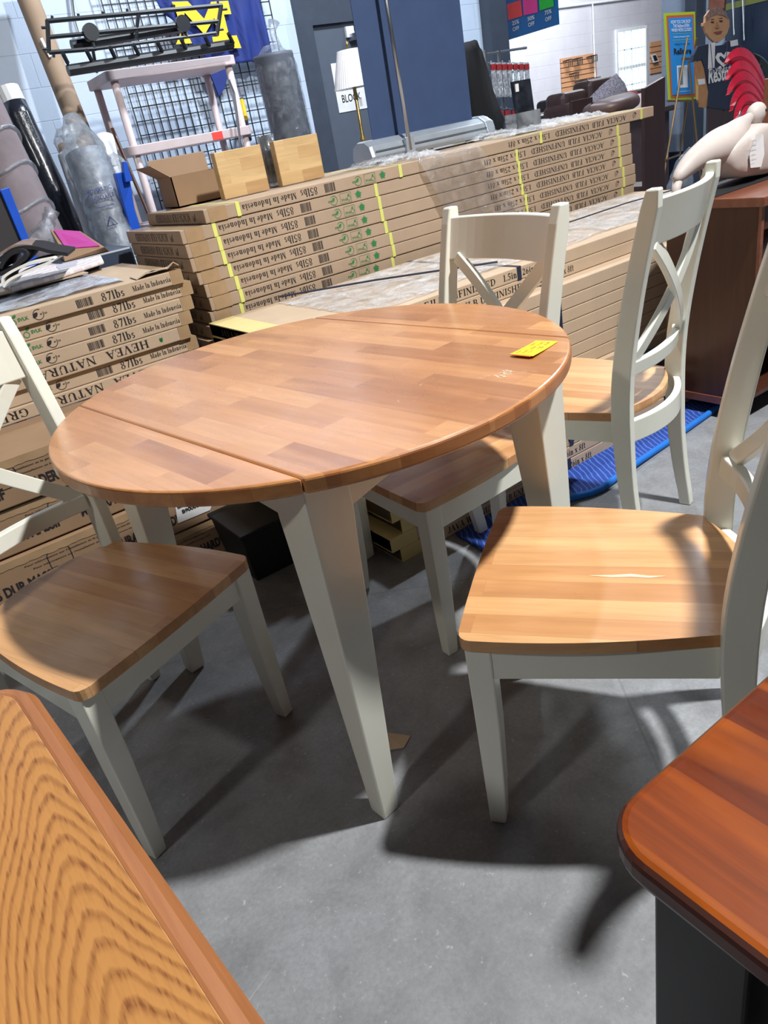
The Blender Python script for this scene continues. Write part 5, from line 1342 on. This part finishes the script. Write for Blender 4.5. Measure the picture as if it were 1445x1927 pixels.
a = at(905, 300, y=YK); MB().tube([(a.x, YK, 0), (a.x, YK, a.z + .02)], .02, 8).build('stand_post', M['black'], ct_); box('stand_foot', a.x - .2, a.x + .2, YK - .15, YK + .15, 0, .03, M['black'], ct_)

zS = 21 * TA + .0007
bs = thing('brochure_holder', 'clear holder with tall dark brochures standing on the tall stack', 'brochure holder', tuple(Vector((at(992, 240, y=2.86).x, 2.86, zS))))
yb = 2.86; a = at(978, 240, y=yb); b_ = at(1010, 240, y=yb); zt = at(1005, 146, y=yb).z
M['acrylic'] = film('clear_acrylic', (230, 238, 245), .25, .05, 3, .1); M['brochure'] = plain('dark_brochure', (40, 44, 52), .2, var=.5, vscale=14, coat=.4)
MB().hexa([(a.x, yb, zS + .01), (b_.x, yb, zS + .01), (b_.x, yb + .02, zS + .01), (a.x, yb + .02, zS + .01)], [(a.x, yb + .02, zt), (b_.x, yb + .02, zt), (b_.x, yb + .04, zt), (a.x, yb + .04, zt)]).build('brochures', M['brochure'], bs)
x_ = a.x
mb = MB().box(x_ - .035, b_.x + .012, yb - .02, yb - .017, zS, zS + .09).box(x_ - .035, x_ - .032, yb - .02, yb + .06, zS, zS + .09).box(b_.x + .009, b_.x + .012, yb - .02, yb + .06, zS, zS + .09).box(x_ - .035, b_.x + .012, yb - .02, yb + .06, zS, zS + .003)
mb.build('pocket', M['acrylic'], bs)
MB().box(a.x + .006, a.x + .026, yb + .012, yb + .017, zt - .045, zt - .012).build('label_sticker', M['white'], bs); MB().box(b_.x - .02, b_.x - .004, yb - .003, yb + .0, zS + .02, zS + .04).build('label_sticker', M['white'], bs)

# ------------------------------------------------------------------ roll-up banner on the tall stack
M['banner'] = plain('navy_banner_cloth', (50, 70, 108), .8, var=.05)
M['alu'] = plain('silver_plastic', (176, 186, 198), .3, metal=.4)
bn = thing('rollup_banner', 'navy roll-up banner with silver base and pole standing on the tall stack', 'banner', (2.35, 3.2, zS))
YN = 3.16
l0 = at(684, 285, y=YN).x; r0 = at(904, 258, y=YN).x
prof = [(-.075, .012), (-.085, .03), (-.07, .075), (-.03, .098), (.03, .10), (.07, .08), (.085, .03), (.075, .012)]
MB().loft([[(x, YN + a_, zS + b2) for a_, b2 in prof] for x in (l0, r0 - .03)]).build('base_case', M['alu'], bn, bevel=.003)
MB().loft([[(x, YN + a_ * s, zS + .012 + (b2 - .012) * s) for a_, b2 in prof] for x, s in ((r0 - .03, 1.08), (r0, 1.1), (r0 + .03, 1.0), (r0 + .05, .75), (r0 + .058, .4))]).build('end_cap', M['alu'], bn, smooth=False, bevel=.003)
MB().loft([[(x, YN + a_ * s, zS + .012 + (b2 - .012) * s) for a_, b2 in prof] for x, s in ((l0 + .003, 1.0), (l0 - .012, .95))]).build('end_cap', M['alu'], bn)
box('groove', l0 + .01, r0 - .03, YN - .0865, YN - .083, zS + .05, zS + .053, M['black'], bn)
for x in (l0 + .05, r0 - .03): MB().lathe((x, YN - .04, zS), ((.012, 0), (.012, .014))).build('foot', M['black'], bn)
tl = at(656, -20, y=YN); tr = at(855, -20, y=YN)
bl_ = at(701, 262, y=YN); br_ = at(889, 236, y=YN)
top = tl.z + .4
MB().box(bl_.x, br_.x, YN - .002, YN + .001, zS + .095, top).build('banner_cloth', M['banner'], bn)
pp = at(768, 262, y=YN - .09)
MB().tube([(pp.x, YN - .095, zS + .03), (pp.x, YN - .06, top)], .0095, 10).build('pole', M['metal'], bn, smooth=True)
box('pole_socket', pp.x - .022, pp.x + .03, YN - .10, YN - .078, zS + .012, zS + .085, M['alu'], bn, bevel=.004)
box('top_rail', bl_.x - .01, br_.x + .01, YN - .02, YN + .02, top, top + .03, M['alu'], bn)

# wood sample blocks and glass vase
M['rubberwood'] = butcher('sample_block_wood', [(176, 140, 96), (200, 166, 118), (216, 186, 138)], .045, .16, 0, rough=.45, grain=.3, line=.3, coat=0)
mt = M['rubberwood']
for nd in mt.node_tree.nodes:
    if nd.type == 'MAPPING' and nd.inputs['Rotation'].default_value[2] == 0: nd.inputs['Rotation'].default_value = (R(90), 0, 0)
for k, (pa, pb2, y, lb) in enumerate((((402, 288), (489, 272), 2.97, 'square sample block of glued pale wood on the tall stack, left one'), ((514, 266), (596, 252), 3.0, 'square sample block of glued pale wood on the tall stack, right one'))):
    x0 = at(*pa, y=y).x; x1 = at(*pb2, y=y).x; z1 = at(*pa, y=y).z
    o = box('wood_block', x0, x1, y, y + .04, zS, z1, M['rubberwood'], bevel=.002); tag(o, lb, 'wood block', 'sample blocks on the tall stack')
vx = at(512, 300, y=3.08)
o = MB().lathe((vx.x, 3.1, zS), ((.038, 0), (.04, .005), (.036, .06), (.032, .12), (.036, .20), (.034, .20), (.030, .12), (.033, .02), (.001, .012)), 20).build('glass_vase', film('smoked_glass', (90, 96, 104), .75, .05, 6, .15), None, smooth=True); tag(o, 'tall smoked glass vase between the two wood sample blocks', 'vase')
# open carton behind the blocks
oc = thing('open_carton', 'open brown carton with flaps up, left behind the wood blocks', 'carton', tuple(Vector((1.32, 3.24, zS))))
x0, x1, y0, y1, h = 1.20, 1.44, 3.15, 3.31, .115
for nm, b2 in (('carton_side', (x0, x1, y0, y0 + .004, zS, zS + h)), ('carton_side', (x0, x1, y1 - .004, y1, zS, zS + h)), ('carton_side', (x0, x0 + .004, y0, y1, zS, zS + h)), ('carton_side', (x1 - .004, x1, y0, y1, zS, zS + h)), ('carton_floor', (x0, x1, y0, y1, zS, zS + .004))): box(nm, *b2, M['card3'], oc)
def flap(a, b_, c_, d): MB().hexa([a, b_, c_, d], [Vector(p_) + Vector((0, .003, .003)) for p_ in (a, b_, c_, d)]).build('flap', M['card3'], oc)
flap((x0, y1, zS + h), (x1, y1, zS + h), (x1 + .01, y1 + .03, zS + h + .07), (x0 - .01, y1 + .03, zS + h + .07))
flap((x0, y0, zS + h), (x0, y1, zS + h), (x0 - .07, y1 + .01, zS + h + .05), (x0 - .07, y0 - .01, zS + h + .05))

# ------------------------------------------------------------------ left back: shelf, grids, flag, rolls, lamp
M['wire'] = plain('black_wire', (28, 30, 36), .4)
def grid_panel(label, x0, x1, z0, z1, y, nx, nz):
    mb = MB()
    for i in range(nx + 1): X = x0 + (x1 - x0) * i / nx; mb.box(X - .0035, X + .0035, y - .0035, y + .0035, z0, z1)
    for i in range(nz + 1): Z = z0 + (z1 - z0) * i / nz; mb.box(x0, x1, y - .0075, y - .002, Z - .0035, Z + .0035)
    o = mb.build('grid_panel', M['wire']); return tag(o, label, 'wire grid', 'black wire grid panels on the block wall')
YG = 6.0
ga, gb = at(190, 0, y=YG), at(476, 200, y=YG)
grid_panel('black wire grid panel behind the beige plastic shelf', ga.x, gb.x - .35, .35, 2.7, YG, 10, 26)
g2 = at(455, 0, y=YG - .03); g3 = at(521, 75, y=YG - .03); grid_panel('black wire grid panel right of the blue flag', gb.x - .28, g3.x, .6, 2.7, YG - .03, 8, 24)
M['flag'] = plain('flag_blue', (24, 46, 120), .75, var=.1); M['maize'] = plain('flag_yellow', (238, 196, 40), .7, var=.03)
fg = thing('flag', 'blue flag with a yellow block letter M hanging on the wire grid', 'flag', tuple(at(400, 130, y=5.93)))
YF2 = 5.93
nx, ny = 30, 24; vs = []
fa, fb2, fc, fd = at(283, -10, y=YF2), at(482, -10, y=YF2), at(487, 118, y=YF2), at(345, 60, y=YF2)
def flagp(u, v): # v down
    p = fa.lerp(fb2, u); x = p.x; z0_ = p.z
    bot = at(487 - 120 * (1 - u), 118 + 10 * (1 - u), y=YF2).z
    z_ = z0_ + (bot - z0_) * v; x2 = x + (.32 * (1 - u)) * v ** 1.2
    return Vector((x2, YF2 - .02 * math.sin(x2 * 34 + v * 3) - .012 * math.sin(x2 * 71) - .03, z_))
vs = [flagp(i / nx, j / ny) for j in range(ny + 1) for i in range(nx + 1)]
MB().add(vs, [[j * (nx + 1) + i, j * (nx + 1) + i + 1, (j + 1) * (nx + 1) + i + 1, (j + 1) * (nx + 1) + i] for j in range(ny) for i in range(nx)]).build('flag_cloth', M['flag'], fg, smooth=True, solid=.002)
tt = [at(388, 122, y=YF2 - .05), at(432, 128, y=YF2 - .05), at(424, 165, y=YF2 - .05), at(412, 182, y=YF2 - .05), at(400, 150, y=YF2 - .05)]
MB().hexa(tt, [p + Vector((0, .02, 0)) for p in tt]).build('hanging_corner', M['flag'], fg, bevel=.004)
def onflag(px_, py_):
    p = at(px_, py_, y=YF2 - .06); return Vector((p.x, YF2 - .072, p.z))
Mp = [(322, 4), (352, 3), (383, 36), (396, 4), (428, 2), (434, 27), (420, 28), (430, 68), (444, 67), (453, 91), (402, 92), (398, 70), (410, 69), (402, 34), (384, 66), (346, 24), (345, 50), (360, 82), (330, 84), (340, 60), (332, 28)]
P = [onflag(*p) for p in Mp]
MB().hexa(P, [p + Vector((0, .003, 0)) for p in P]).build('letter_emblem', M['maize'], fg)

# plastic shelf unit
M['beige'] = plain('beige_plastic', (206, 190, 192), .5, var=.04)
ps = thing('plastic_shelf', 'beige plastic shelf unit standing against the wall behind the rolls', 'shelf unit', (2.2, 5.35, 0))
XS0, XS1, YS0, YS1 = at(210, 150, y=5.1).x, at(436, 118, y=5.1).x, 5.1, 5.5
zt1 = at(320, 125, y=5.1).z; zt2_ = at(340, 262, y=5.1).z
zt1 = at(215, 132, y=5.1).z; zt2_ = at(232, 278, y=5.1).z
for z in (zt1, zt2_, zt2_ - .46, zt2_ - .88):
    o_ = round_rect(XS0 - .03, XS1 + .03, YS0 - .03, YS1 + .03, .05, 0)
    MB().prism(o_, .055, (0, 0, z - .055)).build('shelf_board', M['beige'], ps, bevel=.005)
for x in (XS0 + .02, XS1 - .02):
    for y in (YS0 + .02, YS1 - .02): MB().tube([(x, y, 0), (x, y, zt1 - .055)], .024, 14).build('post', M['beige'], ps, smooth=True)
o = box('price_sticker', at(398, 245, y=5.06).x, at(421, 258, y=5.06).x, YS0 - .033, YS0 - .0305, zt2_ - .052, zt2_ - .006, plain('red_sticker', (244, 70, 60), .6), ps)
# black wall rack lying on the shelf: frame with discs, and peg bar
M['rackblack'] = plain('black_powder_coat', (30, 34, 40), .4)
wr_ = thing('rack_frame', 'black metal rack frame with round bosses on top of the plastic shelf', 'rack', (2.1, 5.2, zt1))
YW = 5.02
def rod(par, a, b_, r=.013, y=YW, nm='bar', n=6): MB().tube([at(*a, y=y), at(*b_, y=y)], r, n).build(nm, M['rackblack'], par)
rod(wr_, (88, 40), (418, 10)); rod(wr_, (92, 70), (410, 40), .012); rod(wr_, (92, 99), (180, 92), .012); rod(wr_, (89, 38), (92, 100)); rod(wr_, (416, 10), (408, 66)); rod(wr_, (260, 26), (256, 74), .011); rod(wr_, (180, 92), (408, 62), .010)
for a, b_ in (((98, 40), (98, 30)), ((148, 35), (147, 26)), ((194, 31), (193, 22)), ((240, 27), (239, 17)), ((328, 18), (327, 9)), ((410, 12), (410, 3)), ((91, 52), (78, 52)), ((91, 93), (79, 92)), ((101, 99), (101, 108)), ((416, 18), (427, 17)), ((411, 56), (420, 55))): rod(wr_, a, b_, .008, nm='peg')
for c in ((170, 61), (343, 45)):
    p = at(*c, y=YW); MB().lathe(p + Vector((0, -.02, 0)), ((.045, 0), (.045, .03)), 18, (0, 1, 0)).build('round_boss', M['rackblack'], wr_)
    MB().tube([p + Vector((0, .01, 0)), Vector((p.x + .02, YW + .16, zt1 + .01))], .010, 6).build('brace', M['rackblack'], wr_)
rod(wr_, (170, 61), (178, 92), .011); rod(wr_, (343, 45), (352, 72), .011)
pk = thing('peg_bar', 'black bar with eight slanting pegs lying on the front of the plastic shelf', 'rack', (2.1, 5.0, zt1))
MB().tube([at(128, 133, y=4.98), at(436, 84, y=4.98)], .030, 10).build('bar', M['rackblack'], pk); MB().tube([at(135, 86, y=5.1), at(345, 50, y=5.1)], .03, 8).build('rear_bar', M['rackblack'], pk)
for i in range(8):
    a = (118 + i * 44.5, 100 - i * 5.3); b_ = (a[0] + 9, a[1] + 18); MB().tube([at(*a, y=4.92), at(*b_, y=4.96)], .012, 8).build('peg', M['rackblack'], pk)
    MB().tube([at(a[0] + 9, a[1] + 14, y=4.96), at(a[0] + 10, a[1] + 26, y=4.97)], .007, 6).build('peg_foot', M['rackblack'], pk)
# big cardboard tube leaning on the wall
def leaning(name, label, p_top, y_top, p_low, y_low, r, mat, cat, group=None, rough=0, n=20, seed=0, taper=1, parts=None):
    a = at(*p_top, y=y_top); b_ = at(*p_low, y=y_low); d = (b_ - a)
    t = a.z / -d.z if d.z < 0 else 1
    foot = a + d * ((a.z - r * .5) / (a.z - b_.z)); K = 24; rn = random.Random(seed)
    ax = (foot - a).normalized(); u = ax.cross(UZ).normalized(); w = ax.cross(u); rings = []
    for j in range(K + 1):
        c = a.lerp(foot, j / K); rings.append([c + (u * math.cos(2 * math.pi * i / n) + w * math.sin(2 * math.pi * i / n)) * r * (1 + (taper - 1) * j / K) * (1 + rn.uniform(-rough, rough)) for i in range(n)])
    root = thing(name, label, cat, (foot.x, foot.y, 0), 0, group)
    MB().loft(rings).build('roll_body', mat, root, smooth=True)
    return root, a, foot, u, w
M['tube'] = card('cardboard_tube', (170, 146, 124))
rt, a, f_, u, w = leaning('cardboard_tube', 'long thick cardboard tube leaning on the block wall at the far left', (38, -40), 5.86, (150, 245), 5.62, .068, M['tube'], 'tube')
tp = at(75, 75, y=5.72); tq_ = at(92, 110, y=5.70)
MB().tube([tp + Vector((0, -.045, 0)), tq_ + Vector((0, -.045, 0))], .012, 4).build('barcode_label', M['white'], rt)
M['felt'] = plain('grey_brown_felt', (126, 116, 122), .95, var=.15, vscale=6, bumps=.3)
rt, a, f_, u, w = leaning('carpet_roll', 'thick grey carpet roll tied with film, cut off at the left edge', (-62, 190), 4.32, (45, 410), 4.18, .145, M['felt'], 'carpet roll', None, .015)
for j in (.12, .22, .33):
    c = a.lerp(f_, j); pts = [c + (u * math.cos(2 * math.pi * i / 24) + w * math.sin(2 * math.pi * i / 24)) * .152 + (f_ - a).normalized() * .02 * math.sin(i * .7) for i in range(25)]
    MB().tube(pts, .008, 5).build('film_tie', M['film2'], rt)
M['blackwrap'] = plain('black_wrap', (34, 38, 48), .2, bumps=1.0, coat=.6, vscale=10)
rt, a, f_, u, w = leaning('wrapped_roll', 'slim roll wrapped in shiny black plastic with a white paper collar', (26, 195), 5.0, (121, 400), 4.85, .068, M['blackwrap'], 'wrapped roll', None, .03)
ax = (f_ - a).normalized()
MB().loft([[a + ax * s + (u * math.cos(2 * math.pi * i / 16) + w * math.sin(2 * math.pi * i / 16)) * .066 for i in range(16)] for s in (-.08, .035)]).build('paper_collar', M['white'], rt)
M['greyfoam'] = plain('silver_grey_sheet', (150, 158, 172), .4, bumps=.3)
rt, a, f_, u, w = leaning('bagged_roll', 'wide grey roll in a printed clear plastic bag beside the black wrapped roll', (160, 290), 4.55, (215, 430), 4.42, .107, M['greyfoam'], 'wrapped roll', None, .02)
ax = (f_ - a).normalized(); rn = random.Random(11)
rings = []
for j in range(40):
    s = -.20 + (1.1) * j / 39; r = .116 if s > 0 else .116 * max(.3, 1 + s * 3.2)
    rings.append([a + ax * s + (u * math.cos(2 * math.pi * i / 24) + w * math.sin(2 * math.pi * i / 24)) * r * (1 + rn.uniform(-.06, .06) + .05 * math.sin(i * 3 + j * .2)) for i in range(24)])
MB().loft(rings).build('clear_bag', M['film2'], rt, smooth=True)
vd = (CAM - a.lerp(f_, .2)).normalized(); pr = vd - ax * vd.dot(ax); pr.normalize(); sx_ = ax.cross(pr).normalized()
if sx_.dot(Vector((1, -.5, 0))) < 0: sx_ = -sx_
for s_, q, w2, h2 in (('MOVERS INC', .18, .13, .022), ('RECYCLABLE', .21, .13, .022), ('Please reuse', .24, .09, .012)):
    c = a.lerp(f_, q) + pr * .130 - sx_ * w2 / 2; mb = MB(); put_text(mb, s_, c, sx_, -ax, w2, h2, .02); mb.build('printed_lettering', plain('bag_print', (40, 56, 110), .6), rt)
c = a.lerp(f_, .30) + pr * .130; tri = [c + sx_ * .03 * math.sin(R(120 * i)) - ax * .03 * math.cos(R(120 * i)) for i in range(3)]
MB().tube(tri + [tri[0]], .003, 5).build('recycling_triangle', plain('bag_print2', (40, 56, 110), .6), rt)
rt, a, f_, u, w = leaning('white_roll', 'plain white roll standing behind the bagged grey roll', (196, 258), 4.9, (232, 420), 4.7, .055, M['white'], 'roll')
rt, a, f_, u, w = leaning('white_roll', 'slim white roll with brown core behind the black wrapped roll', (126, 292), 4.85, (180, 450), 4.6, .05, M['white'], 'roll')
MB().loft([[a - (f_ - a).normalized() * s + (u * math.cos(2 * math.pi * i / 16) + w * math.sin(2 * math.pi * i / 16)) * .032 for i in range(16)] for s in (-.01, .06)]).build('cardboard_core', M['tube'], rt)
bag('plastic_bag', 'crumpled clear bag tied round the carpet roll top', [at(98, 395, y=4.0), at(92, 415, y=4.0), at(85, 440, y=3.98), at(70, 470, y=3.97)], [.035, .02, .05, .085], 3)
bag('plastic_bag', 'clear bag end puffed up above the white roll', [at(150, 235, y=4.8), at(120, 262, y=4.8), at(140, 305, y=4.85)], [.02, .06, .045], 8)
bag('plastic_bag', 'small clear bag hanging beside the broom handle', [at(208, 290, y=4.6), at(222, 310, y=4.6), at(228, 330, y=4.6)], [.02, .05, .04], 9)
# broom handle
rt, a, f_, u, w = leaning('broom', 'brown wooden broom handle leaning beside the plastic shelf', (211, 242), 4.75, (276, 395), 4.55, .011, M['desk'], 'broom', n=10)
q_ = f_; box('broom_head', q_.x - .12, q_.x + .12, q_.y - .03, q_.y + .03, 0, .09, M['black'], rt, bevel=.006)
# blue plastic frames
M['bluep'] = plain('bright_blue_plastic', (20, 84, 200), .4)
bf = thing('blue_rack', 'bright blue plastic stand between the bagged roll and the shelf', 'stand', (at(235, 360, y=4.3).x, 4.3, 0))
def slab(par, pts, y, th, mat, nm, to_floor=True):
    P = [at(*p, y=y) for p in pts]; MB().hexa(P, [p + Vector((0, th, 0)) for p in P]).build(nm, mat, par, bevel=.003)
slab(bf, ((217, 326), (242, 322), (254, 395), (268, 440), (250, 445)), 4.3, .05, M['bluep'], 'upright'); slab(bf, ((232, 304), (239, 303), (244, 323), (250, 340), (237, 343), (233, 323)), 4.26, .04, M['bluep'], 'bracket')
p = at(260, 440, y=4.3); box('leg', p.x - .05, p.x + .03, 4.3, 4.35, 0, p.z + .02, M['bluep'], bf)
bf = thing('blue_trolley', 'bright blue framed panel trolley cut off at the left edge', 'trolley', (at(30, 420, y=3.7).x, 3.7, 0))
slab(bf, ((0, 357), (17, 352), (62, 468), (50, 475)), 3.7, .05, M['bluep'], 'frame_rail'); slab(bf, ((-30, 364), (2, 360), (48, 475), (-30, 480)), 3.72, .02, plain('dark_panel', (50, 48, 50), .5), 'panel')
p = at(55, 470, y=3.7)
for dx in (-.3, 0): box('leg', p.x + dx - .03, p.x + dx + .02, 3.7, 3.75, 0, p.z + .03, M['bluep'], bf)
# carton with magenta label on a stool
mg = thing('small_carton', 'small brown carton with a magenta label behind the folded rugs', 'carton', tuple(at(150, 470, y=3.55)))
zc = at(110, 420, y=3.55).z; x0 = at(100, 470, y=3.55).x; x1 = at(180, 470, y=3.55).x
zb_ = hz + .0
MB().hexa([(x0, 3.42, 0.93), (x1 + .02, 3.42, 0.93), (x1 + .05, 3.62, .93), (x0 + .03, 3.62, .93)], [(x0 + .01, 3.44, .97), (x1, 3.40, .95), (x1 - .02, 3.62, 1.02), (x0 + .04, 3.66, 1.05)]).build('carton_body', M['card3'], mg, bevel=.002)
MB().hexa([(x0 + .03, 3.45, .973), (x1 - .015, 3.41, .956), (x1 - .03, 3.61, 1.019), (x0 + .05, 3.64, 1.046)], [(x0 + .03, 3.45, .976), (x1 - .015, 3.41, .959), (x1 - .03, 3.61, 1.022), (x0 + .05, 3.64, 1.049)]).build('magenta_label', plain('magenta_print', (170, 24, 130), .4), mg)
st = thing('stool', 'dark grey crate carrying the small carton with magenta label', 'crate', ((x0 + x1) / 2, 3.55, 0))
box('crate_body', x0 - .02, x1 + .12, 3.42, 3.72, 0, .9295, plain('slate_plastic', (60, 72, 92), .4), st, bevel=.01)

# folded rugs on the left carton stack
M['quilt'] = (lambda: None)
mt, nt, b = new_mat('white_checked_quilt'); ch = N(nt, 'ShaderNodeTexChecker'); lk(nt, mapping(nt, (1, 1, 1)), ch.inputs[0]); ch.inputs['Scale'].default_value = 24; ch.inputs[1].default_value = (*srgb(226, 220, 222), 1); ch.inputs[2].default_value = (*srgb(206, 198, 202), 1); lk(nt, ch.outputs[0], b.inputs[0]); b.inputs['Roughness'].default_value = .9; M['quilt'] = mt
ql = thing('white_mat', 'white checked mat lying flat on the left carton stack under the black-backed rug', 'mat', (.45, 3.0, hz + .02))
hq = hz + .019
cor = [at(20, 545, z=hq + .01), at(110, 520, z=hq + .01), at(195, 492, z=hq + .01), at(188, 478, z=hq + .012), at(150, 465, z=hq + .012), at(95, 468, z=hq + .012), at(40, 500, z=hq + .012), at(5, 530, z=hq + .012)]
o_ = MB().hexa([Vector((p.x, p.y, hq)) for p in cor], [Vector((p.x, p.y, hq + .018)) for p in cor]).build('mat_cloth', M['quilt'], ql, bevel=.006, seg=3)
cor = [at(107, 497, z=hq + .018), at(140, 488, z=hq + .018), at(147, 493, z=hq + .018), at(143, 500, z=hq + .018), at(113, 508, z=hq + .018), at(106, 503, z=hq + .018)]
MB().hexa([Vector((p.x, p.y, hq + .018)) for p in cor], [Vector((p.x, p.y, hq + .0195)) for p in cor]).build('care_label', plain('label_grey', (190, 188, 200), .6), ql)
rg = thing('folded_rug', 'folded rug with black backing and white fleece edge on the left carton stack', 'rug', (.2, 2.9, hz + .04))
M['rugblack'] = plain('rug_backing', (24, 24, 30), .95); M['rugtan'] = plain('rug_tan_pile', (132, 112, 104), .95, var=.2, vscale=30); M['fleece'] = plain('fleece_edge', (214, 212, 206), .95)
def ribbon(nm, pts, th, mat, y0, dy):
    # folded cloth: profile of pixel points on plane y0, pushed back by dy
    P = [at(*p, y=y0) for p in pts]; up = []; dn = []
    for i, p in enumerate(P):
        d = (P[min(i + 1, len(P) - 1)] - P[max(i - 1, 0)]).normalized(); nrm = Vector((-d.z, 0, d.x)); up.append(p + nrm * th); dn.append(p - nrm * th)
    ring = up + dn[::-1]
    mb = MB(); n = len(P)
    a_ = ring; b2 = [q + Vector((.08, dy, .0)) for q in ring]
    fs = [[i, (i + 1) % (2 * n), (i + 1) % (2 * n) + 2 * n, i + 2 * n] for i in range(2 * n)] + [[i, i + 1, 2 * n - 2 - i, 2 * n - 1 - i] for i in range(n - 1)] + [[2 * n + i, 2 * n + 2 * n - 1 - i, 2 * n + 2 * n - 2 - i, 2 * n + i + 1] for i in range(n - 1)]
    mb.add(a_ + b2, fs); return mb.build(nm, mat, rg, smooth=False)
def curve(pts, n=6):
    out = []
    for i in range(len(pts) - 1):
        p0 = pts[max(i - 1, 0)]; p1 = pts[i]; p2 = pts[i + 1]; p3 = pts[min(i + 2, len(pts) - 1)]
        for k in range(n):
            t = k / n; out.append(tuple(.5 * (2 * p1[j] + (p2[j] - p0[j]) * t + (2 * p0[j] - 5 * p1[j] + 4 * p2[j] - p3[j]) * t * t + (-p0[j] + 3 * p1[j] - 3 * p2[j] + p3[j]) * t ** 3) for j in range(2)))
    return out + [pts[-1]]
ribbon('fleece_layer', curve([(-30, 545), (2, 536), (8, 520), (45, 500), (85, 490), (100, 487), (92, 494), (60, 507), (20, 525), (6, 540)]), .004, M['fleece'], 2.86, .16)
ribbon('backing_layer', curve([(-30, 520), (0, 516), (30, 500), (48, 480), (40, 472), (20, 478), (8, 490), (0, 505)]), .006, M['rugblack'], 2.88, .18)
ribbon('backing_layer', curve([(-30, 505), (0, 488), (25, 470), (60, 466), (95, 474), (127, 479)]), .006, M['rugblack'], 2.90, .2)
ribbon('pile_layer', curve([(-30, 494), (0, 478), (25, 464), (55, 463), (80, 468)]), .004, M['rugtan'], 2.92, .22)

# foam roll in clear film
M['foam'] = plain('dark_grey_foam', (78, 84, 96), .6, bumps=.5, vscale=6)
YO = 5.05
a = at(513, 102, y=YO); b_ = at(560, 290, y=YO); r = (at(547, 100, y=YO) - at(482, 108, y=YO)).length / 2
fr = thing('foam_roll', 'dark grey ribbed foam roll in clear film standing upright before the door', 'foam roll', (b_.x, YO, 0))
foot = Vector((b_.x + .03, YO, 0)); rings = []
for j in range(90):
    c = Vector((a.x, YO, a.z)).lerp(foot, j / 89); k = 1 + (.018 if j % 2 else 0); rings.append([c + Vector((r * k * math.cos(2 * math.pi * i / 28), r * k * math.sin(2 * math.pi * i / 28), 0)) for i in range(28)])
MB().loft(rings).build('foam_core', M['foam'], fr, smooth=True)
rings = []; rn = random.Random(4)
for j in range(40):
    s = j / 39; c = Vector((a.x, YO, a.z + .05)).lerp(foot + Vector((0, 0, .02)), s); rr_ = r * 1.07 * (1 if j > 3 else (.35, .7, .92, 1.0)[j])
    rings.append([c + Vector((rr_ * (1 + rn.uniform(-.03, .03)) * math.cos(2 * math.pi * i / 28), rr_ * (1 + rn.uniform(-.03, .03)) * math.sin(2 * math.pi * i / 28), 0)) for i in range(28)])
MB().loft(rings).build('film_wrap', film('foam_film', alpha=.06, strength=.7, fres=.5), fr, smooth=True)
MB().tube([(a.x + .05, YO, a.z + .03), (a.x + .03, YO, a.z + .12), (a.x + .06, YO, a.z + .18)], [.03, .02, .04], 8).build('film_knot', M['film2'], fr)

# floor lamp with pleated shade
YL = 4.6
lp = thing('floor_lamp', 'brass floor lamp with white pleated shade in front of the door', 'lamp', (at(680, 250, y=YL).x, YL, 0))
tc_ = at(656, 94, y=YL); bc_ = at(656, 167, y=YL); lx = (tc_.x + bc_.x) / 2 + .02
rt_ = (at(674, 92, y=YL).x - at(639, 96, y=YL).x) / 2 * .98; rb2 = (at(686, 163, y=YL).x - at(625, 174, y=YL).x) / 2
rings = []
for s in (0, .04, .5, .96, 1):
    rr_ = rb2 + (rt_ - rb2) * s; z = bc_.z + (tc_.z - bc_.z) * s
    rings.append([(lx + rr_ * (1 + .022 * (k % 2)) * math.cos(2 * math.pi * k / 96), YL + rr_ * (1 + .022 * (k % 2)) * math.sin(2 * math.pi * k / 96), z) for k in range(96)])
mb = MB(); vs = [v for r_ in rings for v in r_]; mb.add(vs, [[j * 96 + i, j * 96 + (i + 1) % 96, (j + 1) * 96 + (i + 1) % 96, (j + 1) * 96 + i] for j in range(4) for i in range(96)])
mb.build('lamp_shade', plain('shade_fabric', (236, 234, 236), .8), lp, solid=.002)
M['gold'] = plain('aged_brass', (170, 146, 90), .3, metal=.7)
MB().lathe((lx, YL, 0), ((.14, 0), (.14, .015), (.05, .03), (.012, .05), (.011, 1.08), (.02, 1.10), (.022, 1.14), (.012, 1.16), (.012, bc_.z + .02), (.006, bc_.z + .03), (.006, tc_.z + .02), (.010, tc_.z + .03), (.003, tc_.z + .05)), 16).build('lamp_pole', M['gold'], lp, smooth=True)
box('tag_card', lx + .01, lx + .03, YL - .02, YL - .018, 1.33, 1.38, M['white'], lp)
o = MB().tube([at(133, -20, y=6.05), at(140, 40, y=6.05), at(152, 80, y=6.05)], .010, 6).build('wall_cable', M['metal']); tag(o, 'twisted metal cable hanging on the block wall left of the rack', 'cable')
o = MB().tube([at(430, 150, y=5.0), at(440, 175, y=5.0), at(452, 268, y=5.0), Vector((at(452, 268, y=5.0).x, 5.0, 0))], .009, 8).build('metal_rod', M['metal']); tag(o, 'thin chrome rod standing at the right end of the plastic shelf', 'rod')
o = thing('paint_roller', 'black stick with yellow grip hanging on the grid beside the foam roll', 'tool', tuple(at(460, 215, y=5.95)))
MB().tube([at(455, 190, y=5.95), at(462, 222, y=5.7)], .018, 8).build('yellow_grip', M['maize'], o); MB().tube([at(462, 222, y=5.95), at(470, 262, y=5.7)], .016, 8).build('shaft', M['rackblack'], o); MB().tube([at(455, 190, y=5.95), at(452, 186, y=5.96), at(456, 184, y=5.965), at(458, 192, y=5.975)], .006, 6).build('hook', M['rackblack'], o)
